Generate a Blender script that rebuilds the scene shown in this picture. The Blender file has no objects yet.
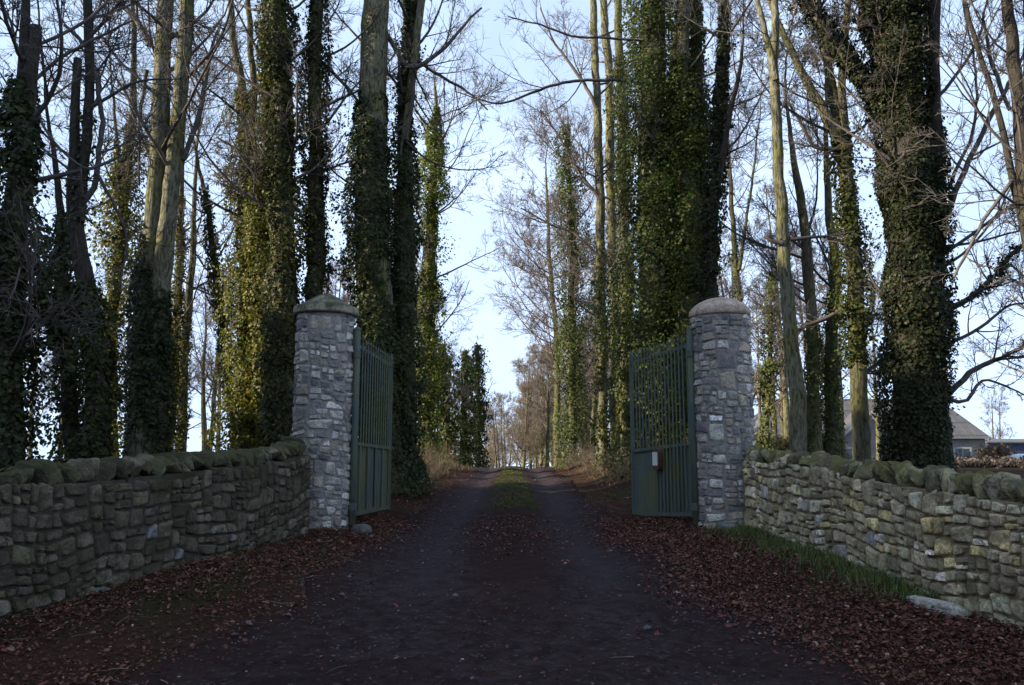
import bpy, bmesh, math, random
import numpy as np
from mathutils import noise as mnoise, Vector

SC = bpy.context.scene
COL = SC.collection
R = math.radians
rng = np.random.default_rng(7)
random.seed(7)

# ------------------------------------------------------------------ camera
EYE, HOR, FPX, CX, CY = 1.6, 450.0, 768.0, 512.0, 342.5
PITCH = math.atan((HOR - CY) / FPX)
cam_d = bpy.data.cameras.new('camera')
cam = bpy.data.objects.new('camera', cam_d)
COL.objects.link(cam)
cam.location = (0, 0, EYE)
cam.rotation_euler = (math.pi / 2 + PITCH, 0, 0)
cam_d.sensor_width = 36.0
cam_d.lens = FPX / 1024 * 36.0
cam_d.clip_end = 6000
SC.camera = cam


def at(x, y, D):
    """the point seen at a photo position, D metres in front along the ground"""
    u = (x - CX) / FPX
    v = (CY - y) / FPX
    f = math.cos(PITCH) - v * math.sin(PITCH)
    z = math.sin(PITCH) + v * math.cos(PITCH)
    k = D / f
    return np.array([u * k, D, EYE + z * k]), k / FPX   # point and metres per pixel


# ------------------------------------------------------------------ terrain
_GY = np.array([-300, -20, -5, 0, 6, 12, 16, 20, 26, 30, 34, 40, 60, 120, 300, 1500, 3000.])
_GZ = np.array([-2, -.7, -.2, 0, .274, .54, .66, .75, .85, .88, .82, .60, -.6, -3.4, -10, -48, -98.])


def base_z(y):
    y = np.asarray(y, float)
    s = 0
    for d in (-2, -1, 0, 1, 2):
        s = s + np.interp(y + d * 1.0, _GY, _GZ)
    return s / 5


def sstep(a, b, x):
    t = np.clip((x - a) / (b - a), 0, 1)
    return t * t * (3 - 2 * t)


class SN:
    """smooth sum-of-sines noise, vectorised"""
    def __init__(s, seed, n=10, f0=1., f1=4., dim=2):
        r = np.random.default_rng(seed)
        d = r.normal(size=(n, dim))
        d /= np.linalg.norm(d, axis=1)[:, None]
        s.k = d * np.geomspace(f0, f1, n)[:, None]
        s.p = r.uniform(0, 6.28, n)
        s.a = 1 / np.sqrt(np.geomspace(1, f1 / f0, n))
        s.a = s.a / np.sqrt((s.a ** 2).sum() / 2)

    def __call__(s, *c):
        o = 0
        for i in range(len(s.p)):
            ph = s.p[i]
            for j in range(len(c)):
                ph = ph + s.k[i, j] * np.asarray(c[j])
            o = o + s.a[i] * np.sin(ph)
        return o


N_big = SN(1, 8, .08, .5)
N_mid = SN(2, 10, .8, 4)
N_fine = SN(3, 12, 5, 22)
N_mask = SN(4, 12, .7, 7)


def half_w(y):
    return np.interp(y, [-5, 0, 4.5, 6.6, 10.7, 14, 30, 60], [3.2, 2.9, 2.4, 2.0, 1.68, 1.5, 1.45, 1.45])


def gz(x, y):
    x = np.asarray(x, float)
    y = np.asarray(y, float)
    z = base_z(y)
    ax = np.abs(x)
    hw = half_w(y)
    near = 1 - sstep(40, 80, y)
    far = sstep(11, 16, y)
    z = z + near * far * (.26 * sstep(hw + .1, hw + 1.5, ax))
    z = z + near * (1 - far) * (.09 * sstep(hw, hw + 1.0, ax))
    z = z + near * (.02 * N_mid(x, y) + .006 * N_fine(x, y)) * (.5 + .5 * sstep(hw - .4, hw + .3, ax))
    rut = np.exp(-((ax - .82) / .3) ** 2)
    z = z - near * .06 * rut * sstep(4, 12, y)
    z = z + near * .05 * np.exp(-(x / .42) ** 2) * sstep(8, 13, y)
    z = z + sstep(60, 200, np.hypot(x, y)) * N_big(x * .1, y * .1) * .8
    return z


# ------------------------------------------------------------------ mesh helpers
class Geo:
    def __init__(s):
        s.V, s.Q, s.T, s.C, s.n = [], [], [], [], 0

    def add(s, V, F, col=None):
        V = np.asarray(V, float).reshape(-1, 3)
        F = np.asarray(F, int)
        if len(F):
            (s.Q if F.shape[1] == 4 else s.T).append(F + s.n)
        s.V.append(V)
        if col is None:
            col = (1, 1, 1)
        col = np.asarray(col, float)
        if col.ndim == 1:
            col = np.tile(col, (len(V), 1))
        s.C.append(col)
        s.n += len(V)

    def build(s, name, mat, parent=None, origin=(0, 0, 0), smooth=True):
        V = np.concatenate(s.V) - np.asarray(origin, float)
        Q = np.concatenate(s.Q) if s.Q else np.zeros((0, 4), int)
        T = np.concatenate(s.T) if s.T else np.zeros((0, 3), int)
        me = bpy.data.meshes.new(name)
        me.vertices.add(len(V))
        me.vertices.foreach_set('co', V.astype(np.float32).ravel())
        nl = Q.size + T.size
        me.loops.add(nl)
        me.loops.foreach_set('vertex_index', np.concatenate([Q.ravel(), T.ravel()]).astype(np.int32))
        npoly = len(Q) + len(T)
        me.polygons.add(npoly)
        st = np.concatenate([np.arange(len(Q)) * 4, Q.size + np.arange(len(T)) * 3]).astype(np.int32)
        me.polygons.foreach_set('loop_start', st)
        me.polygons.foreach_set('use_smooth', np.full(npoly, smooth))
        me.update(calc_edges=True)
        ca = me.color_attributes.new('tint', 'FLOAT_COLOR', 'POINT')
        C = np.concatenate(s.C)
        ca.data.foreach_set('color', np.concatenate([C, np.ones((len(C), 1))], 1).astype(np.float32).ravel())
        me.materials.append(mat)
        o = bpy.data.objects.new(name, me)
        COL.objects.link(o)
        if parent is not None:
            o.parent = parent
        else:
            o.location = origin
        return o


def tag(o, label=None, cat=None, group=None, kind=None):
    for k, v in (('label', label), ('category', cat), ('group', group), ('kind', kind)):
        if v:
            o[k] = v
    return o


def thing(name, loc, label, cat, group=None):
    o = bpy.data.objects.new(name, None)
    COL.objects.link(o)
    o.location = loc
    o.empty_display_size = .2
    return tag(o, label, cat, group)


def copy_tree(o, parent=None):
    c = o.copy()
    COL.objects.link(c)
    c.parent = parent
    for ch in o.children:
        copy_tree(ch, c)
    return c


def nrm(a):
    return a / np.maximum(np.linalg.norm(a, axis=-1, keepdims=True), 1e-9)


BOXF = np.array([[0, 3, 2, 1], [4, 5, 6, 7], [0, 1, 5, 4], [1, 2, 6, 5], [2, 3, 7, 6], [3, 0, 4, 7]])


def box(g, c, ex, ey, ez, col=None):
    """oriented box: centre and three half-extent vectors"""
    c, ex, ey, ez = (np.asarray(q, float) for q in (c, ex, ey, ez))
    V = [c + a * ex + b * ey + d * ez for d in (-1, 1) for a, b in ((-1, -1), (1, -1), (1, 1), (-1, 1))]
    g.add(V, BOXF, col)


def tubes(P, Rd, sides):
    """P (n,s,3), Rd (n,s) -> vertices and quads"""
    n, s, _ = P.shape
    T = np.empty_like(P)
    T[:, 1:-1] = P[:, 2:] - P[:, :-2]
    T[:, 0] = P[:, 1] - P[:, 0]
    T[:, -1] = P[:, -1] - P[:, -2]
    T = nrm(T)
    D = nrm(P[:, -1] - P[:, 0])
    ref = np.where(np.abs(D[:, 2:3]) > .75, np.array([[1., .13, 0]]), np.array([[0, .1, 1.]]))
    u = nrm(np.cross(T, ref[:, None, :]))
    v = np.cross(T, u)
    a = np.arange(sides) * 2 * math.pi / sides
    V = P[:, :, None, :] + Rd[:, :, None, None] * (np.cos(a)[None, None, :, None] * u[:, :, None, :] + np.sin(a)[None, None, :, None] * v[:, :, None, :])
    idx = np.arange(n * s * sides).reshape(n, s, sides)
    q = np.stack([idx[:, :-1, :], np.roll(idx, -1, 2)[:, :-1, :], np.roll(idx, -1, 2)[:, 1:, :], idx[:, 1:, :]], -1)
    return V.reshape(-1, 3), q.reshape(-1, 4)


def tube1(g, pts, rad, sides=8, col=None):
    P = np.asarray(pts, float)[None]
    Rd = np.broadcast_to(np.asarray(rad, float), (1, P.shape[1]))
    V, Q = tubes(P, Rd, sides)
    g.add(V, Q, col)


def cap_tube(g, p0, p1, r, sides=10, col=None):
    p0, p1 = np.asarray(p0, float), np.asarray(p1, float)
    d = nrm(p1 - p0) * min(r * .4, .004)
    tube1(g, [p0, p0, p0 + d, p1 - d, p1, p1], [0, r * .85, r, r, r * .85, 0], sides, col)


def lathe(g, c, prof, sides=40, col=None, wob=0):
    a = np.arange(sides) * 2 * math.pi / sides
    rows = []
    for r, z in prof:
        rr = r * (1 + wob * np.sin(3 * a + z * 3) + wob * .6 * np.sin(7 * a + 2 * z))
        rows.append(np.stack([c[0] + rr * np.cos(a), c[1] + rr * np.sin(a), np.full(sides, c[2] + z)], 1))
    V = np.concatenate(rows)
    idx = np.arange(len(prof) * sides).reshape(len(prof), sides)
    q = np.stack([idx[:-1], np.roll(idx, -1, 1)[:-1], np.roll(idx, -1, 1)[1:], idx[1:]], -1).reshape(-1, 4)
    g.add(V, q, col)


# ------------------------------------------------------------------ materials
class MT:
    def __init__(s, name, rough=.8, spec=.3):
        s.m = bpy.data.materials.new(name)
        s.m.use_nodes = True
        s.t = s.m.node_tree
        s.t.nodes.clear()
        s.out = s.n('ShaderNodeOutputMaterial')
        s.b = s.n('ShaderNodeBsdfPrincipled')
        s.b.inputs['Roughness'].default_value = rough
        s.b.inputs['Specular IOR Level'].default_value = spec
        s.l(s.b.outputs[0], s.out.inputs['Surface'])
        s.tc = s.n('ShaderNodeTexCoord')

    def n(s, k, **kw):
        q = s.t.nodes.new(k)
        for a, b in kw.items():
            setattr(q, a, b)
        return q

    def l(s, a, b):
        s.t.links.new(a, b)

    def noise(s, scale, detail=4, rough=.55, dist=0., vec=None, stretch=None):
        q = s.n('ShaderNodeTexNoise')
        q.inputs['Scale'].default_value = scale
        q.inputs['Detail'].default_value = detail
        q.inputs['Roughness'].default_value = rough
        q.inputs['Distortion'].default_value = dist
        src = vec or s.tc.outputs['Object']
        if stretch:
            mp = s.n('ShaderNodeMapping')
            mp.inputs['Scale'].default_value = stretch
            s.l(src, mp.inputs[0])
            src = mp.outputs[0]
        s.l(src, q.inputs['Vector'])
        return q.outputs['Fac']

    def ramp(s, fac, stops):
        q = s.n('ShaderNodeValToRGB')
        e = q.color_ramp.elements
        while len(e) < len(stops):
            e.new(.5)
        for i, (p, c) in enumerate(stops):
            e[i].position = p
            e[i].color = (c, c, c, 1) if isinstance(c, (int, float)) else (*c, 1)
        s.l(fac, q.inputs[0])
        return q.outputs[0]

    def mix(s, fac, a, b, mode='MIX'):
        q = s.n('ShaderNodeMix', data_type='RGBA', blend_type=mode)
        for k, v in ((0, fac), (6, a), (7, b)):
            sock = q.inputs[k]
            if isinstance(v, (int, float)):
                sock.default_value = v if k == 0 else (v, v, v, 1)
            elif isinstance(v, tuple):
                sock.default_value = (*v, 1)
            else:
                s.l(v, sock)
        return q.outputs[2]

    def math(s, op, a, b=0.):
        q = s.n('ShaderNodeMath', operation=op)
        for sock, v in ((q.inputs[0], a), (q.inputs[1], b)):
            if isinstance(v, (int, float)):
                sock.default_value = v
            else:
                s.l(v, sock)
        return q.outputs[0]

    def attr(s):
        q = s.n('ShaderNodeVertexColor', layer_name='tint')
        return q.outputs['Color']

    def up(s):
        g = s.n('ShaderNodeNewGeometry')
        x = s.n('ShaderNodeSeparateXYZ')
        s.l(g.outputs['Normal'], x.inputs[0])
        return x.outputs['Z']

    def color(s, c):
        if isinstance(c, tuple):
            s.b.inputs['Base Color'].default_value = (*c, 1)
        else:
            s.l(c, s.b.inputs['Base Color'])

    def bump(s, h, strength=.5, dist=.02):
        q = s.n('ShaderNodeBump')
        q.inputs['Strength'].default_value = strength
        q.inputs['Distance'].default_value = dist
        s.l(h, q.inputs['Height'])
        s.l(q.outputs[0], s.b.inputs['Normal'])


def m_stone(name, moss=(.045, .055, .015), moss_lo=.55, moss_up=.3, lichen=.66, mul=1.0, dirt=(.12, .10, .07), dirt_at=.52):
    m = MT(name, .88, .25)
    n1 = m.noise(9, 6, .65)
    n2 = m.noise(42, 4, .6)
    n3 = m.noise(2.3, 4, .6, .4)
    c = m.mix(1., m.attr(), m.ramp(n1, [(.25, .5 * mul), (.5, .95 * mul), (.75, 1.35 * mul)]), 'MULTIPLY')
    c = m.mix(m.ramp(n2, [(.35, .32), (.55, 0.)]), c, (.03, .028, .025))
    n5 = m.noise(95, 4, .75)
    c = m.mix(1., c, m.ramp(n5, [(.3, .45), (.5, 1.), (.72, 1.5)]), 'MULTIPLY')
    sm = m.noise(7.5, 8, .72, .6)
    c = m.mix(m.ramp(sm, [(dirt_at, 0.), (dirt_at + .09, .8)]), c, dirt)
    lich = m.ramp(m.noise(5.5, 5, .7, .8), [(lichen, 0.), (lichen + .06, .75)])
    c = m.mix(lich, c, (.42, .42, .38))
    mo = m.math('ADD', m.math('MULTIPLY', m.up(), moss_up), n3)
    c = m.mix(m.ramp(mo, [(moss_lo, 0.), (moss_lo + .14, .85)]), c, moss)
    m.color(c)
    m.bump(m.math('ADD', n1, m.math('ADD', m.math('MULTIPLY', n2, .6), m.math('MULTIPLY', n5, .35))), .9, .03)
    return m.m


def m_tint(name, rough=.8, spec=.2, nscale=20, lo=.6, hi=1.35, bump=0., trans=0.):
    m = MT(name, rough, spec)
    n = m.noise(nscale, 4, .6)
    c = m.mix(1., m.attr(), m.ramp(n, [(.3, lo), (.7, hi)]), 'MULTIPLY')
    m.color(c)
    if bump:
        m.bump(n, bump, .01)
    if trans:
        tr = m.n('ShaderNodeBsdfTranslucent')
        m.l(c, tr.inputs['Color'])
        mx = m.n('ShaderNodeMixShader')
        mx.inputs[0].default_value = trans
        m.l(m.b.outputs[0], mx.inputs[1])
        m.l(tr.outputs[0], mx.inputs[2])
        m.l(mx.outputs[0], m.out.inputs['Surface'])
    return m.m


def m_bark(name, a, b, moss, moss_at=.5, strength=.8):
    m = MT(name, .9, .15)
    n1 = m.noise(5, 6, .65, .5, stretch=(1, 1, .35))
    n2 = m.noise(26, 4, .6, .2, stretch=(1, 1, .22))
    n3 = m.noise(1.3, 5, .65, .6)
    c = m.mix(m.ramp(n1, [(.3, 0.), (.7, 1.)]), a, b)
    c = m.mix(m.ramp(n3, [(moss_at, 0.), (moss_at + .18, .85)]), c, moss)
    c = m.mix(m.ramp(n2, [(.38, .8), (.54, 0.)]), c, (.025, .022, .016))
    n4 = m.noise(3.2, 6, .75, 1.2)
    c = m.mix(m.ramp(n4, [(.56, 0.), (.66, .6)]), c, (.05, .045, .032))
    m.color(c)
    m.bump(m.math('ADD', n2, n1), strength, .06)
    return m.m


M = {}
M['stone_pillar'] = m_stone('pillar_limestone', moss_lo=.74, moss_up=.1, lichen=.66, mul=1.6, dirt=(.25, .235, .215), dirt_at=.52)
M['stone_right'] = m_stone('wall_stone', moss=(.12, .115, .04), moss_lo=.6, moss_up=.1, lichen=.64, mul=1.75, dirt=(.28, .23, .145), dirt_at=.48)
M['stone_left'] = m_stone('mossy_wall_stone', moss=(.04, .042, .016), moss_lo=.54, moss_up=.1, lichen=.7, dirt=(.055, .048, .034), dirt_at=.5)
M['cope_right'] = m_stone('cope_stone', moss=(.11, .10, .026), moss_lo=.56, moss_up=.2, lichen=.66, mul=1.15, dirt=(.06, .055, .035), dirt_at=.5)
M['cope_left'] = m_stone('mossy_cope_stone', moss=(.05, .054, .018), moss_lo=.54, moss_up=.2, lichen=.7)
M['cap_left'] = m_stone('mossy_cap_concrete', moss=(.05, .06, .025), moss_lo=.5, moss_up=.2, lichen=.75)
M['cap_right'] = m_stone('cap_sandstone', moss=(.10, .085, .05), moss_lo=.8, moss_up=.1, lichen=.8, mul=1.2, dirt=(.30, .22, .16))
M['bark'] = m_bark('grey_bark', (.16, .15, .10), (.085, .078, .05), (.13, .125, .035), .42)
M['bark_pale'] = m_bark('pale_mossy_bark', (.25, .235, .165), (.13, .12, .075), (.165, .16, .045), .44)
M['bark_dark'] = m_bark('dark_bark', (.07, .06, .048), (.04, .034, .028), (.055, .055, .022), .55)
M['twig'] = m_tint('twig_bark', .85, .15, 6)
M['ivy'] = m_tint('ivy_leaf', .5, .22, 3, .7, 1.3, 0, .4)
M['litter'] = m_tint('dead_leaf', .7, .2, 30, .7, 1.3, 0, .12)
M['grass'] = m_tint('grass_blade', .6, .25, 8, .7, 1.3, 0, .2)
M['gravel'] = m_tint('gravel_stone', .9, .2, 60, .7, 1.3, .4)

# ground: damp leaf-strewn earth, moss and pasture
m = MT('earth', .95, .04)
n1 = m.noise(1.1, 6, .65, .4)
n2 = m.noise(24, 5, .7, .3)
n3 = m.noise(.35, 4, .6)
n4 = m.noise(90, 3, .6)
c = m.mix(m.ramp(n1, [(.35, 0.), (.65, 1.)]), (.055, .026, .019), (.028, .018, .014))
c = m.mix(m.ramp(n2, [(.42, 0.), (.62, .8)]), c, (.085, .042, .026))
c = m.mix(m.ramp(n3, [(.5, 0.), (.62, .7)]), c, (.035, .042, .014))
# beyond the trees the ground is winter pasture
sx = m.n('ShaderNodeSeparateXYZ')
m.l(m.tc.outputs['Object'], sx.inputs[0])
far = m.ramp(m.math('MULTIPLY', sx.outputs['Y'], 1 / 200.), [(.22, 0.), (.4, 1.)])
c = m.mix(far, c, m.mix(n3, (.11, .12, .05), (.17, .15, .09)))
m.color(c)
m.bump(m.math('ADD', n2, n4), .9, .03)
M['earth'] = m.m

# drive: trodden dark gravel with muddy ruts and a mossy crown
m = MT('drive_gravel', .95, .05)
n1 = m.noise(.9, 6, .65, .5)
n2 = m.noise(60, 4, .7)
n3 = m.noise(7, 6, .7, .3)
vo = m.n('ShaderNodeTexVoronoi')
vo.inputs['Scale'].default_value = 38
m.l(m.tc.outputs['Object'], vo.inputs['Vector'])
c = m.mix(m.ramp(n1, [(.35, 0.), (.65, 1.)]), (.042, .0245, .0255), (.062, .042, .043))
c = m.mix(m.ramp(n3, [(.4, .8), (.6, 0.)]), c, (.024, .0135, .0135))
c = m.mix(m.ramp(n2, [(.55, 0.), (.75, .5)]), c, (.10, .092, .10))
gr = m.n('ShaderNodeSeparateColor')
m.l(vo.outputs['Color'], gr.inputs[0])
c = m.mix(m.ramp(gr.outputs[0], [(.93, 0.), (.96, .4)]), c, (.11, .105, .11))
at_ = m.n('ShaderNodeSeparateColor')
m.l(m.attr(), at_.inputs[0])
c = m.mix(m.math('MULTIPLY', at_.outputs[0], m.ramp(n3, [(.36, .25), (.55, 1.)])), c, (.050, .054, .016))
c = m.mix(m.math('MULTIPLY', at_.outputs[1], m.ramp(n3, [(.3, .4), (.6, 1.)])), c, (.036, .018, .014))
m.color(c)
rut = m.math('MULTIPLY', at_.outputs[2], m.ramp(n3, [(.3, .5), (.6, 1.)]))
c = m.mix(m.math('MULTIPLY', rut, .85), c, (.058, .047, .052))
m.color(c)
hh = m.math('ADD', m.math('MULTIPLY', vo.outputs['Distance'], -.6), m.math('ADD', n2, m.math('MULTIPLY', n3, 1.6)))
m.bump(hh, .9, .03)
M['drive'] = m.m

# mortar core of the walls
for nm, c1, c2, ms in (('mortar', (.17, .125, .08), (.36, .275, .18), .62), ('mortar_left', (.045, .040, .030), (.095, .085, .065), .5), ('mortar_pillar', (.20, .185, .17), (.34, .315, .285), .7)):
    m = MT(nm, .95, .1)
    n1 = m.noise(16, 6, .7)
    n2 = m.noise(2, 4, .6)
    c = m.mix(m.ramp(n1, [(.35, 0.), (.65, 1.)]), c1, c2)
    c = m.mix(m.ramp(n2, [(ms, 0.), (ms + .15, .7)]), c, (.035, .04, .014))
    m.color(c)
    m.bump(n1, 1., .03)
    M[nm] = m.m

# old green gate paint: algae, fading and rust
m = MT('green_paint', .7, .2)
n1 = m.noise(3.5, 6, .7, .3, stretch=(1, 1, .3))
n2 = m.noise(30, 5, .7, stretch=(1, 1, .4))
c = m.mix(m.ramp(n1, [(.35, 0.), (.7, 1.)]), (.066, .092, .090), (.108, .134, .118))
c = m.mix(m.ramp(m.noise(2.2, 5, .7, .5, stretch=(1, 1, .5)), [(.44, 0.), (.6, .8)]), c, (.125, .13, .05))
c = m.mix(m.ramp(n2, [(.6, 0.), (.68, .8)]), c, (.09, .035, .015))
c = m.mix(m.ramp(m.noise(9, 6, .75, .2, stretch=(1, 1, .12)), [(.5, 0.), (.7, .55)]), c, (.035, .04, .03))
m.color(c)
m.bump(n2, .25, .005)
M['paint'] = m.m
m = MT('rusty_steel', .75, .3)
n1 = m.noise(40, 5, .7)
m.color(m.mix(m.ramp(n1, [(.35, 0.), (.65, 1.)]), (.12, .06, .035), (.06, .032, .022)))
m.bump(n1, .5, .005)
M['rust'] = m.m
m = MT('weathered_white_sheet', .5, .3)
m.color(m.mix(m.ramp(m.noise(60, 5, .7), [(.4, 0.), (.7, .6)]), (.68, .69, .68), (.42, .42, .40)))
M['white'] = m.m
# slate, render, glass, shed, car
m = MT('slate_roof', .6, .35)
br = m.n('ShaderNodeTexBrick')
br.inputs['Scale'].default_value = 1
br.inputs['Brick Width'].default_value = .3
br.inputs['Row Height'].default_value = .22
br.inputs['Mortar Size'].default_value = .012
br.inputs['Color1'].default_value = (.085, .083, .09, 1)
br.inputs['Color2'].default_value = (.12, .115, .12, 1)
br.inputs['Mortar'].default_value = (.05, .05, .05, 1)
mp = m.n('ShaderNodeMapping')
mp.inputs['Rotation'].default_value = (R(60), 0, 0)
m.l(m.tc.outputs['Object'], mp.inputs[0])
m.l(mp.outputs[0], br.inputs['Vector'])
m.color(m.mix(m.ramp(m.noise(1.2, 5, .7), [(.45, 0.), (.65, .7)]), br.outputs['Color'], (.085, .075, .055)))
M['slate'] = m.m
m = MT('lime_render', .9, .2)
m.color(m.mix(m.ramp(m.noise(1.5, 6, .7), [(.4, 0.), (.7, 1.)]), (.24, .225, .21), (.14, .13, .12)))
M['render'] = m.m
m = MT('window_glass', .08, .6)
m.color((.05, .06, .07))
M['glass'] = m.m
m = MT('white_joinery', .5, .4)
m.color((.32, .32, .31))
M['joinery'] = m.m
m = MT('blue_sheet_metal', .5, .4)
m.color(m.mix(m.noise(2, 4), (.035, .05, .10), (.06, .08, .14)))
M['shed'] = m.m
m = MT('pale_car_paint', .3, .5)
m.color((.45, .5, .52))
M['car'] = m.m
m = MT('black_rubber', .8, .2)
m.color((.02, .02, .02))
M['rubber'] = m.m
m = MT('weathered_timber', .9, .2)
m.color(m.mix(m.noise(18, 5, .7, 0, stretch=(1, 1, .1)), (.10, .085, .065), (.2, .18, .15)))
M['timber'] = m.m

# ------------------------------------------------------------------ ground and drive
def axis(fine, step, far, grow=1.16):
    a = [0.]
    while a[-1] < fine:
        a.append(a[-1] + step)
    d = step
    while a[-1] < far:
        d *= grow
        a.append(a[-1] + d)
    return np.array(a)


ax = axis(5.2, .11, 2500)
xs = np.concatenate([-ax[:0:-1], ax])
ay = axis(34, .14, 3000)
yb = axis(3, .3, 300, 1.3)
ys = np.concatenate([-yb[:0:-1], ay])


def grid_geo(X, Y, Z, col=None):
    ny, nx = X.shape
    V = np.stack([X, Y, Z], -1).reshape(-1, 3)
    i = np.arange(nx * ny).reshape(ny, nx)
    q = np.stack([i[:-1, :-1], i[:-1, 1:], i[1:, 1:], i[1:, :-1]], -1).reshape(-1, 4)
    g = Geo()
    g.add(V, q, col)
    return g


X, Y = np.meshgrid(xs, ys)
g = grid_geo(X, Y, gz(X, Y))
tag(g.build('ground', M['earth']), 'dark earth and leaf mould around the drive and under the trees', 'ground', kind='structure')

ys2 = np.concatenate([np.arange(-4, 16, .07), np.arange(16, 62, .14)])
us = np.linspace(-1, 1, 91)
U, Y = np.meshgrid(us, ys2)
edge = half_w(Y) * (1 + .05 * N_mid(np.sign(U) * 5, Y * .7) + .035 * N_fine(np.sign(U) * 3, Y * .4)) + .12
X = U * edge
Z = gz(X, Y) + .03 + .008 * N_fine(X * 1.3, Y * 1.3) * (1 - np.abs(U) ** 4)
Z = Z - .06 * sstep(.90, 1.0, np.abs(U))
Z = Z + .006 * N_mid(X * 2.1, Y * 2.1)
moss = np.exp(-(X / .42) ** 4) * sstep(12.5, 15., Y) * (.35 + .65 * sstep(-.6, .5, N_mask(X * 1.5, Y * .6)))
leafy = np.clip(sstep(.62, .98, np.abs(U)) * .9 + np.exp(-(X / .42) ** 2) * sstep(5, 9, Y) * (1 - .7 * moss), 0, 1)
rutm = np.exp(-((np.abs(X + .06 * np.sin(Y * .7)) - .84) / .27) ** 2) * sstep(5.5, 9, Y)
g = grid_geo(X, Y, Z, np.stack([moss, np.clip(leafy - .6 * rutm, 0, 1), rutm], -1).reshape(-1, 3))
tag(g.build('drive', M['drive']), 'dark rutted gravel drive running between the gate pillars to the crest', 'drive', kind='structure')


# ------------------------------------------------------------------ rubble masonry
def fnoise(p, s, o=3):
    return mnoise.fractal(Vector((p[0] * s, p[1] * s, p[2] * s)), 1.0, 2.0, o)


def rubble(L, H, r, area=.026, spread=.55):
    """uncoursed rubble: the face is split again and again until each piece is stone sized"""
    out = []

    def split(x, y, w, h):
        t = area * math.exp(r.normal(0, spread))
        if w * h < t and w < 2.7 * h and h < 1.5 * w or (w < .1 and h < .1):
            out.append((x, y, w, h))
            return
        if w > h * r.uniform(.9, 2.1):
            k = w * r.uniform(.33, .67)
            split(x, y, k, h)
            split(x + k, y, w - k, h)
        else:
            k = h * r.uniform(.33, .67)
            split(x, y, w, k)
            split(x, y + k, w, h - k)
    n = max(1, int(round(L / 1.2)))
    for i in range(n):
        split(L * i / n, 0, L / n, H)
    return out


def stones(g, cells, place, palette, r, seed, gap=.007, warp=.07, prot=(.006, .026), periodic=None, n=11):
    """each stone a rounded irregular block standing out of the mortar; place(s, h, d) maps wall space to the world"""
    wx, wy = SN(seed, 8, 2.2, 7), SN(seed + 1, 8, 2.2, 7)
    k = np.linspace(-1, 1, n)
    A, B = np.meshgrid(k, k)
    idx = np.arange(n * n).reshape(n, n)
    q = np.stack([idx[:-1, :-1], idx[:-1, 1:], idx[1:, 1:], idx[1:, :-1]], -1).reshape(-1, 4)
    for (x, y, w, h) in cells:
        gp = gap * r.uniform(.5, 1.7)
        kc = r.uniform(.05, .34)
        a = A * np.sqrt(1 - kc * B ** 2 * .6)
        b = B * np.sqrt(1 - kc * A ** 2 * .6)
        sh = r.uniform(-.32, .32)
        sk = r.uniform(-.3, .3)
        sx = x + w / 2 + (a + sh * a * b) * (w / 2 - gp)
        sy = y + h / 2 + (b + sk * a * b) * (h / 2 - gp)
        amp = warp if periodic is None else warp * .6
        px = sx * (2 * math.pi / periodic) if periodic else sx
        if periodic:
            dx, dy = wx(np.cos(px) * .4, np.sin(px) * .4 + sy), wy(np.cos(px) * .4, np.sin(px) * .4 + sy)
        else:
            dx, dy = wx(sx, sy), wy(sx, sy)
        m_ = np.maximum(np.abs(A), np.abs(B))
        d = r.uniform(*prot) * (1 - .55 * m_ ** r.uniform(6, 14))
        d = d + .007 * r.uniform(-1, 1) * A + .007 * r.uniform(-1, 1) * B
        d = np.where(m_ > .99, -.02, d)
        off = r.uniform(0, 50)
        P = []
        for ii in range(n):
            for jj in range(n):
                s_, h_, d_ = sx[ii, jj] + amp * dx[ii, jj] * .6, sy[ii, jj] + amp * dy[ii, jj] * .6, d[ii, jj]
                if m_[ii, jj] < .99:
                    nv = fnoise((s_ + off, h_, off), 11, 4)
                    d_ += .010 * nv
                    s_ += .011 * fnoise((s_, h_ + off, 3), 12, 2)
                    h_ += .011 * fnoise((s_ + off, h_, 7), 12, 2)
                P.append(place(s_, h_, d_))
        pc, pw = palette
        c = np.array(pc[r.choice(len(pc), p=np.array(pw) / sum(pw))]) * r.uniform(.65, 1.3) * (1 + r.normal(0, .022, 3))
        g.add(P, q, c)


PAL_PILLAR = ([(.27, .245, .215), (.36, .33, .285), (.15, .142, .142), (.50, .47, .42), (.31, .26, .20), (.68, .66, .62)], [5, 5, 4, 1.6, 1.6, .15])
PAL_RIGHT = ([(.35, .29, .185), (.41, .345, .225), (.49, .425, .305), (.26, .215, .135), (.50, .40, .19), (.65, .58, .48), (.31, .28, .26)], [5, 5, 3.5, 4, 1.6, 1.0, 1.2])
PAL_LEFT = ([(.125, .10, .068), (.16, .132, .088), (.11, .09, .058), (.21, .175, .13), (.15, .14, .08), (.24, .24, .23)], [5, 4, 4, 2.5, 2, .25])


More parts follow.
